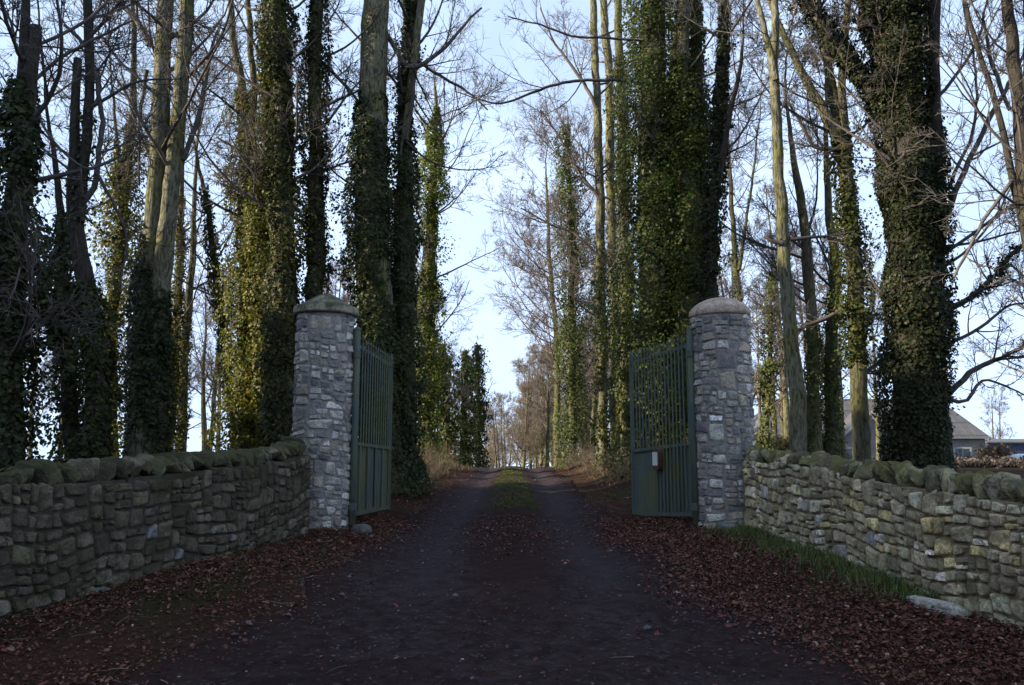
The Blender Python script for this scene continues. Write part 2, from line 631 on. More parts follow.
def broken_stone(r, off):
    """a rough quarry block: the hull of random points, edges worn, then roughened; triangles"""
    bm = bmesh.new()
    for _ in range(17):
        v = r.normal(size=3)
        v /= np.max(np.abs(v))
        k = r.uniform(.8, 1.0)
        bm.verts.new((v[0] * k * (1 - .18 * v[2]), v[1] * k * (1 - .12 * v[2]), v[2] * k))
    res = bmesh.ops.convex_hull(bm, input=bm.verts)
    bmesh.ops.delete(bm, geom=[v for v in bm.verts if not v.link_faces], context='VERTS')
    bmesh.ops.dissolve_limit(bm, angle_limit=R(14), verts=bm.verts, edges=bm.edges)
    bmesh.ops.bevel(bm, geom=list(bm.edges), offset=.09, segments=2, profile=.6, affect='EDGES')
    bmesh.ops.triangulate(bm, faces=bm.faces)
    bmesh.ops.subdivide_edges(bm, edges=[e for e in bm.edges if e.calc_length() > .3], cuts=2, use_grid_fill=True)
    bmesh.ops.triangulate(bm, faces=bm.faces)
    bm.verts.index_update()
    V = np.array([v.co[:] for v in bm.verts])
    F = [[v.index for v in f.verts] for f in bm.faces]
    bm.free()
    V[:, 2] *= 1 - .16 * np.clip(np.abs(V[:, 0]), 0, 1) ** 2 * (V[:, 2] > 0)
    V = V * (1 + np.array([.07 * fnoise(v + off, 2.2, 3) + .04 * fnoise(v - off, 6, 3) for v in V]))[:, None]
    return V, F


def wall(name, A, B, C, Hf, copef, side, mats, pal, label, seed, cope_w, lean, area, mortar, cmul, cgap, deep):
    """a dry-looking rubble wall along A-B-C (plan points), face turned to the drive; side = +1 or -1 along x"""
    r = np.random.default_rng(seed)
    pts = [np.array(A, float), np.array(B, float), np.array(C, float)]
    seg = [np.linalg.norm(pts[1] - pts[0]), np.linalg.norm(pts[2] - pts[1])]
    L = sum(seg)

    def plan(s):
        if s < seg[0]:
            d = (pts[1] - pts[0]) / seg[0]
            p = pts[0] + d * s
        else:
            d = (pts[2] - pts[1]) / seg[1]
            p = pts[1] + d * (s - seg[0])
        nn = np.array([-d[1], d[0]])
        if nn[0] * side < 0:
            nn = -nn
        return p, d, nn
    zb = lambda s: float(base_z(plan(s)[0][1])) - .06

    def place(s, h, d):
        p, dd, nn = plan(s)
        q = p + nn * (d - .03 * h)
        return (q[0], q[1], zb(s) + h)
    root = thing(name, (*pts[1], zb(seg[0])), label, 'wall')
    O = np.array(root.location)
    H0 = Hf(0)
    cells = rubble(L, 1.0, r, area)
    cells = [(x, y * Hf(x), w, h * Hf(x)) for x, y, w, h in cells]
    g = Geo()
    stones(g, cells, place, pal, r, seed)
    # the end face of the wall hidden at the pillar and the back get the mortared core
    g.build('stonework', mats[0], root, O)
    k = Geo()
    ns = 60
    T = .46
    rows = []
    for s in np.linspace(0, L, ns):
        p, dd, nn = plan(s)
        H = Hf(s)
        a = p - nn * .010
        at_ = p - nn * (.010 + .03 * H)
        b = p - nn * T
        z = zb(s)
        rows.append([(a[0], a[1], z - .3), (at_[0], at_[1], z + H), (b[0], b[1], z + H), (b[0], b[1], z - .3)])
    V = np.array(rows).reshape(-1, 3)
    idx = np.arange(ns * 4).reshape(ns, 4)
    q = np.stack([idx[:-1], np.roll(idx, -1, 1)[:-1], np.roll(idx, -1, 1)[1:], idx[1:]], -1).reshape(-1, 4)
    k.add(V, q)
    k.add(V[:4], [[0, 1, 2, 3]])
    k.add(V[-4:], [[3, 2, 1, 0]])
    k.build('core', M[mortar], root, O, smooth=False)
    # cope: rough stones on edge along the top
    g = Geo()
    s = .0
    n_u, n_v = 20, 14
    while s < L:
        w = r.uniform(*cope_w)
        p, dd, nn = plan(min(s + w / 2, L - .01))
        hh = copef(s) * r.uniform(.82, 1.16)
        th = r.uniform(*deep)
        tilt = r.normal(lean, .17)
        off = r.uniform(0, 90)
        up = np.array([0, 0, 1.])
        d3, n3 = np.array([*dd, 0]), np.array([*nn, 0])
        upv = up * math.cos(tilt) + d3 * math.sin(tilt)
        alv = d3 * math.cos(tilt) - up * math.sin(tilt)
        c0 = np.array([*(p - nn * (deep[1] + .02 + r.uniform(-.04, .02))), zb(s) + Hf(s) + hh * .42])
        V, F = broken_stone(r, off)
        P = np.array([c0 + alv * x_ * w * .5 + n3 * y_ * th + upv * z_ * hh * .56 for x_, y_, z_ in V])
        P += np.array([fnoise(v_ + off, 26, 3) for v_ in P])[:, None] * .006 * nrm(P - c0)
        c = np.array([(.20, .175, .10), (.29, .255, .17), (.13, .115, .062), (.18, .17, .075)][r.integers(4)]) * r.uniform(.6, 1.35) * cmul
        for f_ in F:
            g.add(np.zeros((0, 3)), np.array([f_]), np.zeros((0, 3)))
        g.V.append(P)
        g.C.append(np.tile(c, (len(P), 1)))
        g.n += len(P)
        s += w * r.uniform(*cgap)
    g.build('coping', mats[1], root, O)
    return plan, zb


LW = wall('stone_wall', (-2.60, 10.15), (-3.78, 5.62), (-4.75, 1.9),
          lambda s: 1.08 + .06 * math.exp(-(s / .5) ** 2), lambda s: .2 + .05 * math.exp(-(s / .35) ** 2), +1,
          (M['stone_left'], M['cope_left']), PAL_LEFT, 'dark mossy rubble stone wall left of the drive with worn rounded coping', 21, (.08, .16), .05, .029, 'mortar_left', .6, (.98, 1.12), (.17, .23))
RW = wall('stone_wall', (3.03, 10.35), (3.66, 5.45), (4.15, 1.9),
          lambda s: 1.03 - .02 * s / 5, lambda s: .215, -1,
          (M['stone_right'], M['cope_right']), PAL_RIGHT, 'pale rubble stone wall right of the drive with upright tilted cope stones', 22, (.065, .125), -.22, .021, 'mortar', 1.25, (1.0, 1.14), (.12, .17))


# ------------------------------------------------------------------ gate pillars
def pillar(px, D, r0, r1, ytop, label, seed, cap_prof, cap_mat, cap_col):
    r = np.random.default_rng(seed)
    c, k = at(px, 480, D)
    x0, y0 = c[0], D
    zb = float(base_z(D)) - .08
    zt = at(px, ytop, D)[0][2]
    H = zt - zb
    root = thing('gate_pillar', (x0, y0, zb), label, 'gate pillar')
    rad = lambda h: r1 + (r0 - r1) * (h / H) + .012 * math.exp(-h / .2)
    L = 2 * math.pi * r0

    def place(s, h, d):
        a = s / L * 2 * math.pi
        q = rad(h) + d
        return (x0 + q * math.cos(a), y0 + q * math.sin(a), zb + h)
    cells = rubble(L, H - .01, r, .031, .8)
    g = Geo()
    stones(g, cells, place, PAL_PILLAR, r, seed, gap=.006, warp=.085, prot=(.004, .026), periodic=L)
    g.build('shaft', M['stone_pillar'], root, root.location)
    g = Geo()
    lathe(g, (x0, y0, zb), [(rad(h) + .001, h) for h in np.linspace(-.2, H, 14)] + [(0, H)], 48)
    g.build('core', M['mortar_pillar'], root, root.location)
    g = Geo()
    lathe(g, (x0, y0, zt), cap_prof, 64, cap_col, .006)
    g.build('capstone', cap_mat, root, root.location)
    return x0, y0, zb, zt


def smooth_prof(p, n=6):
    p = np.array(p, float)
    t = np.linspace(0, len(p) - 1, (len(p) - 1) * n + 1)
    return [(np.interp(q, range(len(p)), p[:, 0]), np.interp(q, range(len(p)), p[:, 1])) for q in t]


capL = [(0, -.015), (.42, -.02), (.45, -.01), (.455, .01), (.455, .075), (.445, .09), (.40, .112), (.34, .142), (.26, .19), (.18, .24), (.1, .285), (.05, .302), (0, .306)]
capR = [(0, -.015), (.40, -.015), (.42, 0), (.425, .03), (.42, .07), (.395, .115), (.35, .16), (.28, .205), (.2, .24), (.1, .265), (0, .27)]
PL = pillar(320.5, 10.75, .39, .388, 315, 'round rubble stone gate pillar with a mossy pointed cap beside the left gate leaf', 31, capL, M['cap_left'], (.38, .355, .25))
PR = pillar(726.0, 10.75, .395, .392, 317, 'round blue grey stone gate pillar with a smooth brown domed cap', 32, capR, M['cap_right'], (.48, .365, .285))


# ------------------------------------------------------------------ gates
def gate(hx, D0, ex, D1, hyt, hyb, eyt, eyb, label, nbars, lockbox):
    """leaf from hinge (hx, D0) to free end (ex, D1); hyt/hyb and eyt/eyb: where top rail and bottom rail stand"""
    a_t, a_b = at(hx, hyt, D0)[0], at(hx, hyb, D0)[0]
    b_t, b_b = at(ex, eyt, D1)[0], at(ex, eyb, D1)[0]
    a_b[:2] = a_t[:2]
    b_b[:2] = b_t[:2]
    root = thing('gate_leaf', a_b, label, 'gate')
    O = a_b.copy()
    # local frame of the leaf: u along, v up (0 bottom rail, 1 top rail)
    P = lambda u, v: (a_b * (1 - u) + b_b * u) * (1 - v) + (a_t * (1 - u) + b_t * u) * v
    L = np.linalg.norm((b_b - a_b)[:2])
    e = nrm((b_b - a_b) * np.array([1, 1, 0]))
    w = np.array([-e[1], e[0], 0])
    if w[1] > 0:
        w = -w                                     # w points to the viewer's side
    hgt = a_t[2] - a_b[2]

    def rail(g, v, hz, tw, u0=0., u1=1.):
        p, q = P(u0, v), P(u1, v)
        box(g, (p + q) / 2, (q - p) / 2, w * tw, np.array([0, 0, hz]))
    g = Geo()
    cap_tube(g, P(0, -.02) - np.array([0, 0, .1]), P(0, 1.075), .048, 16)
    lathe(g, P(0, 1.075), [(.05, 0), (.05, .02), (.03, .05), (0, .06)], 14)
    g.build('hinge_post', M['paint'], root, O)
    g = Geo()
    rail(g, .985, .026, .016, .02, 1)
    rail(g, .0, .03, .018, .02, 1)
    vm = .405
    rail(g, vm, .024, .02, .02, 1)
    p, q = P(1, -.02), P(1, 1.02)
    box(g, (p + q) / 2, e * .026, w * .026, np.array([0, 0, (q[2] - p[2]) / 2]))
    p, q = P(.045, -.0), P(.045, 1.0)
    box(g, (p + q) / 2, e * .02, w * .021, np.array([0, 0, (q[2] - p[2]) / 2]))
    g.build('frame', M['paint'], root, O, smooth=False)
    # lower sheet with pressed ribs
    g = Geo()
    n = 85
    V = []
    for i in range(n):
        u = .05 + .93 * i / (n - 1)
        rib = (.012 if (i % 4) < 2 else -.008) if (u < .62 or not lockbox) else .002
        for v in (.012, vm - .01):
            V.append(P(u, v) - w * .012 + w * rib)
    i = np.arange(n - 1) * 2
    g.add(V, np.stack([i, i + 2, i + 3, i + 1], 1))
    V2 = np.array(V) - w * .006
    g.add(V2, np.stack([i + 1, i + 3, i + 2, i], 1))
    g.build('lower_panel', M['paint'], root, O, smooth=False)
    # upright bars with spear tips
    for j in range(nbars):
        u = .08 + .9 * (j + .5) / nbars
        g = Geo()
        p, q = P(u, .01 if lockbox and u < .6 or not lockbox and j % 3 == 0 else vm), P(u, 1.02)
        box(g, (p + q) / 2 + w * .0195, e * (.019 if lockbox else .032), w * .0035, (q - p) / 2)
        t = P(u, 1.02) + w * .0195
        tube1(g, [t, t + np.array([0, 0, .03]), t + np.array([0, 0, .085])], [.008, .017, .001], 6)
        g.build('bar', M['paint'], root, O, smooth=False)
    # hinges strapped back into the pillar
    for v in (.04, .93):
        g = Geo()
        p = P(0, v)
        back = nrm(np.array([p[0], 0, 0]))
        box(g, p + back * .09, back * .09, np.array([0, .02, 0]), np.array([0, 0, .022]))
        cap_tube(g, p - np.array([0, 0, .05]), p + np.array([0, 0, .05]), .058, 14)
        g.build('hinge', M['paint'], root, O, smooth=False)
    g = Geo()
    t = P(1, 1.02)
    tube1(g, [t, t + np.array([0, 0, .05]), t + np.array([0, 0, .14])], [.02, .03, .002], 8)
    g.build('finial', M['paint'], root, O)
    if lockbox:
        g = Geo()
        c = P(.50, vm - .075) + w * .07
        zz = np.array([0, 0, 1.])
        # rusty box with rounded top and bottom
        prof = []
        for t in np.linspace(0, 2 * math.pi, 20, endpoint=False):
            sx, sz = math.copysign(abs(math.cos(t)) ** .5, math.cos(t)) * .115, math.copysign(abs(math.sin(t)) ** .8, math.sin(t)) * .165
            prof.append((sx, sz))
        F = [c + e * sx + zz * sz + w * .03 for sx, sz in prof]
        B = [c + e * sx + zz * sz - w * .045 for sx, sz in prof]
        n_ = len(prof)
        g.add(F + B, [[i, (i + 1) % n_, n_ + (i + 1) % n_, n_ + i] for i in range(n_)])
        g.add(F + [c + w * .032], [[i, (i + 1) % n_, n_] for i in range(n_)])
        g.add(B + [c - w * .047], [[(i + 1) % n_, i, n_] for i in range(n_)])
        lb = g.build('lock_box', M['rust'], root, O, smooth=False)
        g = Geo()
        box(g, c + w * .036 + zz * .012, e * .08, w * .0025, zz * .10)
        g.build('label_plate', M['white'], lb, O, smooth=False)
    return root


gate(357, 10.75, 391.5, 13.2, 343, 514, 364, 507, 'open green gate leaf swung back beside the mossy capped pillar', 13, False)
gate(690.5, 10.75, 631, 12.65, 342, 514, 361, 514, 'open green barred gate leaf with a rusty lock box and white plate', 16, True)


# ------------------------------------------------------------------ trees
def resample(P, Rr, step):
    P = np.asarray(P, float)
    Rr = np.asarray(Rr, float)
    d = np.concatenate([[0], np.cumsum(np.linalg.norm(np.diff(P, axis=0), axis=1))])
    n = max(4, int(d[-1] / step))
    t = np.linspace(0, d[-1], n)
    Q = np.stack([np.interp(t, d, P[:, i]) for i in range(3)], 1)
    q = np.interp(t, d, Rr)
    for _ in range(2):
        Q[1:-1] = .25 * Q[:-2] + .5 * Q[1:-1] + .25 * Q[2:]
        q[1:-1] = .25 * q[:-2] + .5 * q[1:-1] + .25 * q[2:]
    return Q, q


def grow(P, Rr, k, r, lo, hi, lf, rf, ang, up, jit, s2, rmin, umin=.2, side=None):
    """k children on each parent polyline; returns child polylines and radii"""
    n, s, _ = P.shape
    u = np.sort(r.uniform(umin, .98, (n, k)), 1) * (s - 1)
    i = np.clip(u.astype(int), 0, s - 2)
    f = (u - i)[..., None]
    a = np.arange(n)[:, None]
    p0 = P[a, i] * (1 - f) + P[a, i + 1] * f
    rr = (Rr[a, i] * (1 - f[..., 0]) + Rr[a, i + 1] * f[..., 0])
    T = nrm(P[a, i + 1] - P[a, i])
    plen = np.linalg.norm(np.diff(P, axis=1), axis=2).sum(1)
    p0, T, rr = p0.reshape(-1, 3), T.reshape(-1, 3), rr.reshape(-1)
    m_ = n * k
    rnd = r.normal(size=(m_, 3))
    if side is not None:
        rnd = rnd * np.array(side)
    pv = rnd - (rnd * T).sum(1, keepdims=True) * T
    pv = nrm(pv)
    al = r.uniform(ang[0], ang[1], m_)[:, None]
    d = np.cos(al) * T + np.sin(al) * pv
    L = (r.uniform(lo, hi, m_) * np.repeat(plen, k) * lf * (1.15 - .6 * (u / (s - 1)).reshape(-1)))
    return polyline(p0, d, L, np.maximum(rr * rf, rmin), s2, r, up, jit)


def polyline(p0, d, L, R0, s2, r, up, jit, taper=.3):
    d = nrm(d)
    Q = [p0]
    st = (L / (s2 - 1))[:, None]
    for j in range(s2 - 1):
        Q.append(Q[-1] + d * st)
        d = nrm(d + r.normal(size=d.shape) * jit + np.array([0, 0, up]))
    Q = np.stack(Q, 1)
    rad = R0[:, None] * np.linspace(1, taper, s2)[None]
    return Q, rad


def crown(limbs, r, g, dens=1., tw=(.0075, .0045), sub_up=.08, col=(.10, .085, .075)):
    """limbs: list of (P, R) polylines already shaped -> limb, branch, twig tubes into g"""
    col = np.array(col)
    L2P, L2R = [], []
    for P, Rr in limbs:
        V, Q = tubes(P[None], Rr[None], 6)
        g.add(V, Q, col * r.uniform(.8, 1.2))
        t = np.linspace(0, len(P) - 1, 8)
        L2P.append(np.stack([np.interp(t, range(len(P)), P[:, i]) for i in range(3)], 1))
        L2R.append(np.interp(t, range(len(P)), Rr))
    P, Rr = np.array(L2P), np.array(L2R)
    k1 = max(2, int(round(8 * dens)))
    P1, R1 = grow(P, Rr, k1, r, .25, .6, 1, .5, (.5, 1.15), sub_up, .11, 6, tw[0] * 1.1)
    V, Q = tubes(P1, R1, 4)
    g.add(V, Q, col)
    k2 = max(2, int(round(8 * dens)))
    P2, R2 = grow(P1, R1, k2, r, .3, .7, 1, .55, (.45, 1.1), sub_up, .12, 5, tw[0] * .8)
    V, Q = tubes(P2, R2, 3)
    g.add(V, Q, col * 1.05)
    k3 = max(2, int(round(5 * dens)))
    P3, R3 = grow(P2, R2, k3, r, .35, .8, 1, .6, (.4, 1.0), sub_up, .14, 4, tw[1])
    V, Q = tubes(P3, R3, 3)
    g.add(V, Q, col * 1.1)


LEAF = np.array([[0, 0, 0], [-.5, .42, .07], [0, 1, -.05], [.5, .42, .07]])


def leaf_cloud(g, pos, nor, tip, size, col, shape=LEAF, tris=((0, 3, 2), (0, 2, 1))):
    n = len(pos)
    nor = nrm(nor)
    y = nrm(tip - (tip * nor).sum(1, keepdims=True) * nor)
    x = np.cross(y, nor)
    S = shape[None] * size[:, None, None]
    V = pos[:, None] + S[..., 0:1] * x[:, None] + S[..., 1:2] * y[:, None] + S[..., 2:3] * nor[:, None]
    k = len(shape)
    F = (np.arange(n)[:, None, None] * k + np.array(tris)[None]).reshape(-1, len(tris[0]))
    g.add(V.reshape(-1, 3), F, np.repeat(col, k, 0))


def ivy_on(g, P, Rr, z0, z1, thick, dens, size, r, tint=(.052, .068, .017), side=1.):
    """ivy sleeve on one stem between heights z0 and z1"""
    sel = (P[:, 2] >= z0 - .3) & (P[:, 2] <= z1 + .3)
    if sel.sum() < 2:
        return
    P, Rr = P[sel], Rr[sel]
    d = np.concatenate([[0], np.cumsum(np.linalg.norm(np.diff(P, axis=0), axis=1))])
    L = d[-1]
    rm = Rr.mean() + thick * .6
    n = int(2 * math.pi * rm * L / (size ** 2 * .45) * dens)
    n = min(int(n * 1.15), 60000)
    t = r.uniform(0, L, n)
    ph = r.uniform(0, 2 * math.pi, n)
    c = np.stack([np.interp(t, d, P[:, i]) for i in range(3)], 1)
    rr = np.interp(t, d, Rr)
    N1 = SN(int(r.integers(1e6)), 9, 1.2, 5, 3)
    N2 = SN(int(r.integers(1e6)), 9, 3, 12, 3)
    cx, cy = np.cos(ph), np.sin(ph)
    b = N1(cx * .7, cy * .7, t) * .5
    b2 = N2(cx * .5, cy * .5, t)
    top = sstep(0, 1.6, L - t) * .75 + .25
    keep = (b2 * .5 + b * .5 + r.normal(0, .4, n) > -.72 + (1 - top) * .5)
    bulge = np.clip(.45 + .95 * b + .3 * b2, .03, 2.1) * top
    rad = rr + .015 + thick * bulge * r.uniform(.15, 1., n) ** .6
    loose = r.random(n) < .004
    rad = np.where(loose, rad + thick * r.uniform(.1, .7, n), rad)
    out = np.stack([cx, cy, np.zeros(n)], 1)
    pos = c + out * rad[:, None]
    pos[:, 2] += r.normal(0, .05, n)
    nor = out + np.array([0, 0, .45]) + r.normal(0, .42, (n, 3))
    tip = np.array([0, 0, -1.]) + out * .35 + r.normal(0, .45, (n, 3))
    sz = size * r.uniform(.45, 1.5, n)
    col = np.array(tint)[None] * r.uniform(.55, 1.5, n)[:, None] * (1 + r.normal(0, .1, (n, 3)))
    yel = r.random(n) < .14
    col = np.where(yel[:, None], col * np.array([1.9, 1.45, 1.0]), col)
    # tufts that stand off the sleeve
    nt_ = int(L * 6.5 * (.3 + thick * 2.5))
    if nt_:
        tt, tp = r.uniform(0, L * .96, nt_), r.uniform(0, 6.283, nt_)
        rad_t = np.interp(tt, d, Rr) + thick * r.uniform(.35, 1.35, nt_)
        cen = np.stack([np.interp(tt, d, P[:, i]) for i in range(3)], 1) + np.stack([np.cos(tp), np.sin(tp), np.zeros(nt_)], 1) * rad_t[:, None]
        per = 40
        which = np.repeat(np.arange(nt_), per)
        spread = np.repeat(r.uniform(.05, .17, nt_) * (.5 + thick * 1.6), per)[:, None]
        tpos = cen[which] + r.normal(0, 1, (len(which), 3)) * spread * np.array([1, 1, 1.25])
        to = np.stack([np.cos(tp), np.sin(tp), np.zeros(nt_)], 1)[which]
        pos = np.concatenate([pos, tpos])
        nor = np.concatenate([nor, to + np.array([0, 0, .5]) + r.normal(0, .5, tpos.shape)])
        tip = np.concatenate([tip, np.array([0, 0, -1.]) + r.normal(0, .55, tpos.shape)])
        sz = np.concatenate([sz, size * r.uniform(.6, 1.3, len(tpos))])
        col = np.concatenate([col, np.array(tint)[None] * r.uniform(.6, 1.5, (len(tpos), 1)) * (1 + r.normal(0, .1, tpos.shape))])
        keep = np.concatenate([keep, np.ones(len(tpos), bool)])
    keep &= pos[:, 2] > z0 - .1
    leaf_cloud(g, pos[keep], nor[keep], tip[keep], sz[keep], np.clip(col[keep], .004, .5))


def tree(name, label, D, stems, cat='tree', limbs=(), auto=16, lim_len=(1.6, 3.6), zlo=3.0, dens=1., bark='bark', seed=0, group=None,
         ext=3.2, twig=(.10, .085, .075), ivy_tint=(.062, .082, .018), leaf=0.057, side=(1, .55, .5), tw=(.008, .0052), lang=(.7, 1.35), lup=.10, extra_ivy=()):  # ivy_tint carries sun and shade: brightened on sunlit trees, darkened on shaded ones
    """stems: dicts with p = [(x, y, width)] photo positions at distance D (+ dd), ivy = (y_top, y_bottom, thickness m, density)"""
    r = np.random.default_rng(1000 + seed)
    paths = []
    for st in stems:
        Ds = D + st.get('dd', 0)
        pts, rad = [], []
        for i, (x, y, w) in enumerate(st['p']):
            p, k = at(x, y, Ds)
            pts.append(p)
            rad.append(max(w * k / 2, .012))
        p0 = pts[0]
        if st.get('root', True):
            zg = float(gz(p0[0], p0[1])) - .15
            if p0[2] > zg + .2:
                dx = (pts[0] - pts[1]) / max(abs(pts[0][2] - pts[1][2]), .1)
                dx = np.clip(dx * .3, -.2, .2)
                dz = p0[2] - zg
                pts.insert(0, np.array([p0[0] + dx[0] * dz, p0[1], zg]))
                rad.insert(0, rad[0] * 1.08)
            else:
                pts[0][2] = zg
                rad[0] *= 1.04
        e = st.get('ext', ext)
        if e > 0:
            dv = nrm(pts[-1] - pts[-2])
            cur, rc = pts[-1], rad[-1]
            for q in range(4):
                dv = nrm(dv + np.array([0, 0, .25]) + r.normal(0, .07, 3))
                cur = cur + dv * e / 4
                rc = max(rc * .72, .012)
                pts.append(cur)
                rad.append(rc)
        P, q = resample(pts, rad, .22)
        lean = np.linspace(0, 1, len(P)) * r.normal(0, .25)
        P[:, 1] += lean * (1 if st.get('root', True) else 0)
        wob = .025 * np.cumsum(r.normal(0, .5, (len(P), 2)), 0)
        wob -= np.linspace(0, 1, len(P))[:, None] * wob[-1]
        P[:, :2] += np.clip(wob, -.1, .1) * min(1, D / 14)
        paths.append((P, q, st))
    base = paths[0][0][0].copy()
    base[2] = float(gz(base[0], base[1]))
    root = thing(name, base, label, cat, group)
    for P, q, st in paths:
        g = Geo()
        sides = 16 if q.max() > .12 else 9
        a = np.arange(sides) * 2 * math.pi / sides
        V, Q = tubes(P[None], q[None], sides)
        V = V.reshape(len(P), sides, 3)
        lump = SN(int(r.integers(1e6)), 8, 1.5, 5, 3)
        f = .045 * lump(np.cos(a)[None] * .8, np.sin(a)[None] * .8, np.linspace(0, len(P) * .22, len(P))[:, None])
        fl = st.get('root', True) * .2 * np.exp(-np.linspace(0, len(P) * .22, len(P)) / .35)[:, None] * (1 + .4 * np.sin(4 * a + 1)[None])
        C = P[:, None]
        V = C + (V - C) * (1 + f + fl)[..., None]
        g.add(V.reshape(-1, 3), Q)
        g.build('trunk', M[st.get('bark', bark)], root, base)
    # limbs
    lm = []
    for lp in limbs:
        dd = 0
        if isinstance(lp[0], (int, float)):
            dd, lp = lp[0], lp[1:]
        pts, rad = [], []
        for i, (x, y, w) in enumerate(lp):
            p, k = at(x, y, D + dd * i / max(1, len(lp) - 1))
            pts.append(p)
            rad.append(max(w * k / 2, .008))
        P, q = resample(pts, rad, .15)
        P[1:] += np.cumsum(r.normal(0, .012, P[1:].shape), 0)
        lm.append((P, q))
    if auto:
        wts = np.array([max(0., p[0][-1, 2] - zlo) * st_.get('limbs', 1) for p in paths for st_ in (p[2],)]) + 1e-6
        for j in range(int(auto * 1.5)):
            P, q, st = paths[r.choice(len(paths), p=wts / wts.sum())]
            ok = np.where(P[:, 2] > zlo)[0]
            ok = ok[ok < len(P) - 1]
            if not len(ok):
                continue
            i = int(r.choice(ok))
            T = nrm(P[min(i + 1, len(P) - 1)] - P[i - 1])
            v = r.normal(size=3) * np.array([side[0], side[1], 0])
            v = nrm(v - (v * T).sum() * T)
            al = r.uniform(*lang)
            L = r.uniform(*lim_len)
            Q, rad = polyline(P[i][None], (math.cos(al) * T + math.sin(al) * v)[None], np.array([L]), np.array([min(max(q[i] * r.uniform(.18, .38), .012), .036)]), 11, r, lup, .085)
            lm.append((Q[0], rad[0]))
        # leaders keep branching at the tips
        for P, q, st in paths:
            if st.get('ext', ext) > 0:
                lm.append((P[-8:], q[-8:]))
    if lm:
        g = Geo()
        crown(lm, r, g, dens, tw, col=twig)
        g.build('crown', M['twig'], root, base)
    g = Geo()
    for P, q, st in paths:
        if 'ivy' in st:
            yt, yb, th, de = st['ivy'][:4]
            Ds = D + st.get('dd', 0)
            z1 = at(512, yt, Ds)[0][2]
            z0 = max(at(512, yb, Ds)[0][2], base[2] - .05)
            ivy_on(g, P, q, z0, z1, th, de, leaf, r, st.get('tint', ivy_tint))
    for (i, th, de) in extra_ivy:                          # ivy that has climbed out along a limb
        P, q = lm[i]
        ivy_on(g, P, q, -50, 90, th, de, leaf, r, ivy_tint)
    if g.n:
        g.build('ivy', M['ivy'], root, base)
    return root


# ---- left of the drive
tree('ivied_tree', 'dark ivied forked tree at the left edge with one sawn off stub', 9.2,
     [dict(p=[(4, 470, 34), (9, 300, 28), (19, 180, 20), (25, 90, 15), (27, 0, 7)], ivy=(95, 480, .24, 1.1), limbs=1),
      dict(p=[(18, 170, 18), (28, 110, 15), (36, 26, 10)], ivy=(110, 200, .05, .7), root=False, ext=0, limbs=1)],
     bark='bark_dark', seed=1, auto=10, dens=.85, zlo=2.6, ivy_tint=(.035, .048, .016), leaf=0.057, ext=7,
     limbs=[[(26, 90, 4), (50, 60, 3.5), (90, 40, 3), (130, 20, 2)], [(30, 95, 3), (48, 130, 3), (72, 162, 2.5), (92, 170, 1.5)], [(14, 230, 9), (32, 250, 6), (50, 300, 5), (62, 350, 4)],
            [(22, 140, 3), (-10, 100, 3), (-40, 60, 2)], [(20, 330, 6), (40, 300, 5), (60, 318, 4), (72, 372, 3)]],
     extra_ivy=[(2, .22, .8), (4, .2, .8)])
tree('ivied_tree', 'dark multi stemmed tree with a curling limb, topped stem and ivy cloaked foot', 11.5,
     [dict(p=[(97, 460, 24), (98, 370, 20), (92, 300, 18), (80, 250, 15), (73, 212, 13), (76, 120, 9), (77, 58, 8)], ivy=(300, 470, .2, 1.), ext=0, limbs=.6),
      dict(p=[(76, 222, 14), (83, 160, 10), (87, 80, 9), (86, 20, 9), (84, -20, 8)], root=False, ivy=(120, 230, .03, .4)),
      dict(p=[(76, 460, 16), (70, 380, 14), (66, 290, 13), (64, 225, 8), (56, 180, 6), (50, 120, 3)], ivy=(220, 470, .25, .9), dd=.4)],
     bark='bark_dark', seed=2, auto=13, dens=.85, zlo=3.6, ext=7, ivy_tint=(.042, .055, .017), leaf=0.061,
     limbs=[[(73, 213, 7), (86, 202, 6), (97, 175, 5.5), (104, 130, 5), (104, 90, 4.5), (95, 45, 4), (72, 22, 3)], [(85, 110, 4), (110, 98, 3), (140, 80, 2.5), (170, 80, 1.5)],
            [(98, 175, 4), (115, 200, 3), (130, 240, 2.5), (120, 290, 1.5)], [(86, 40, 4), (110, 20, 3), (128, -10, 2)]])
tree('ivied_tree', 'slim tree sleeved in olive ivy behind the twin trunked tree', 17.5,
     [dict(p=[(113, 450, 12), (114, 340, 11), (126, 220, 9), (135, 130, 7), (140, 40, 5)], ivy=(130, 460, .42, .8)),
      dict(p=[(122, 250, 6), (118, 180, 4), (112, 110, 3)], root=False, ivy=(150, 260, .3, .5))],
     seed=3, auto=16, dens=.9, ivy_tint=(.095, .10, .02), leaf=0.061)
tree('twin_trunk_tree', 'large tree whose two smooth pale trunks rise from one ivied foot', 14.0,
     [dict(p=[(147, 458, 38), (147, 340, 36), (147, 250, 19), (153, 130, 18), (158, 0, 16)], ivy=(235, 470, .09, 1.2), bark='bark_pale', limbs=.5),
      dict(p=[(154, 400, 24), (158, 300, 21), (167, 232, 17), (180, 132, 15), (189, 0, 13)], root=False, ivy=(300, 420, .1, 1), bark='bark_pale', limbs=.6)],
     seed=4, auto=12, dens=.8, zlo=6, ivy_tint=(.034, .046, .017), leaf=0.066,
     limbs=[[(150, 45, 8), (138, 25, 6), (118, 2, 5), (100, -40, 4)], [(183, 160, 5), (198, 110, 5), (205, 60, 4), (216, 32, 2)], [(147, 70, 4), (140, 130, 3), (139, 190, 2)]])
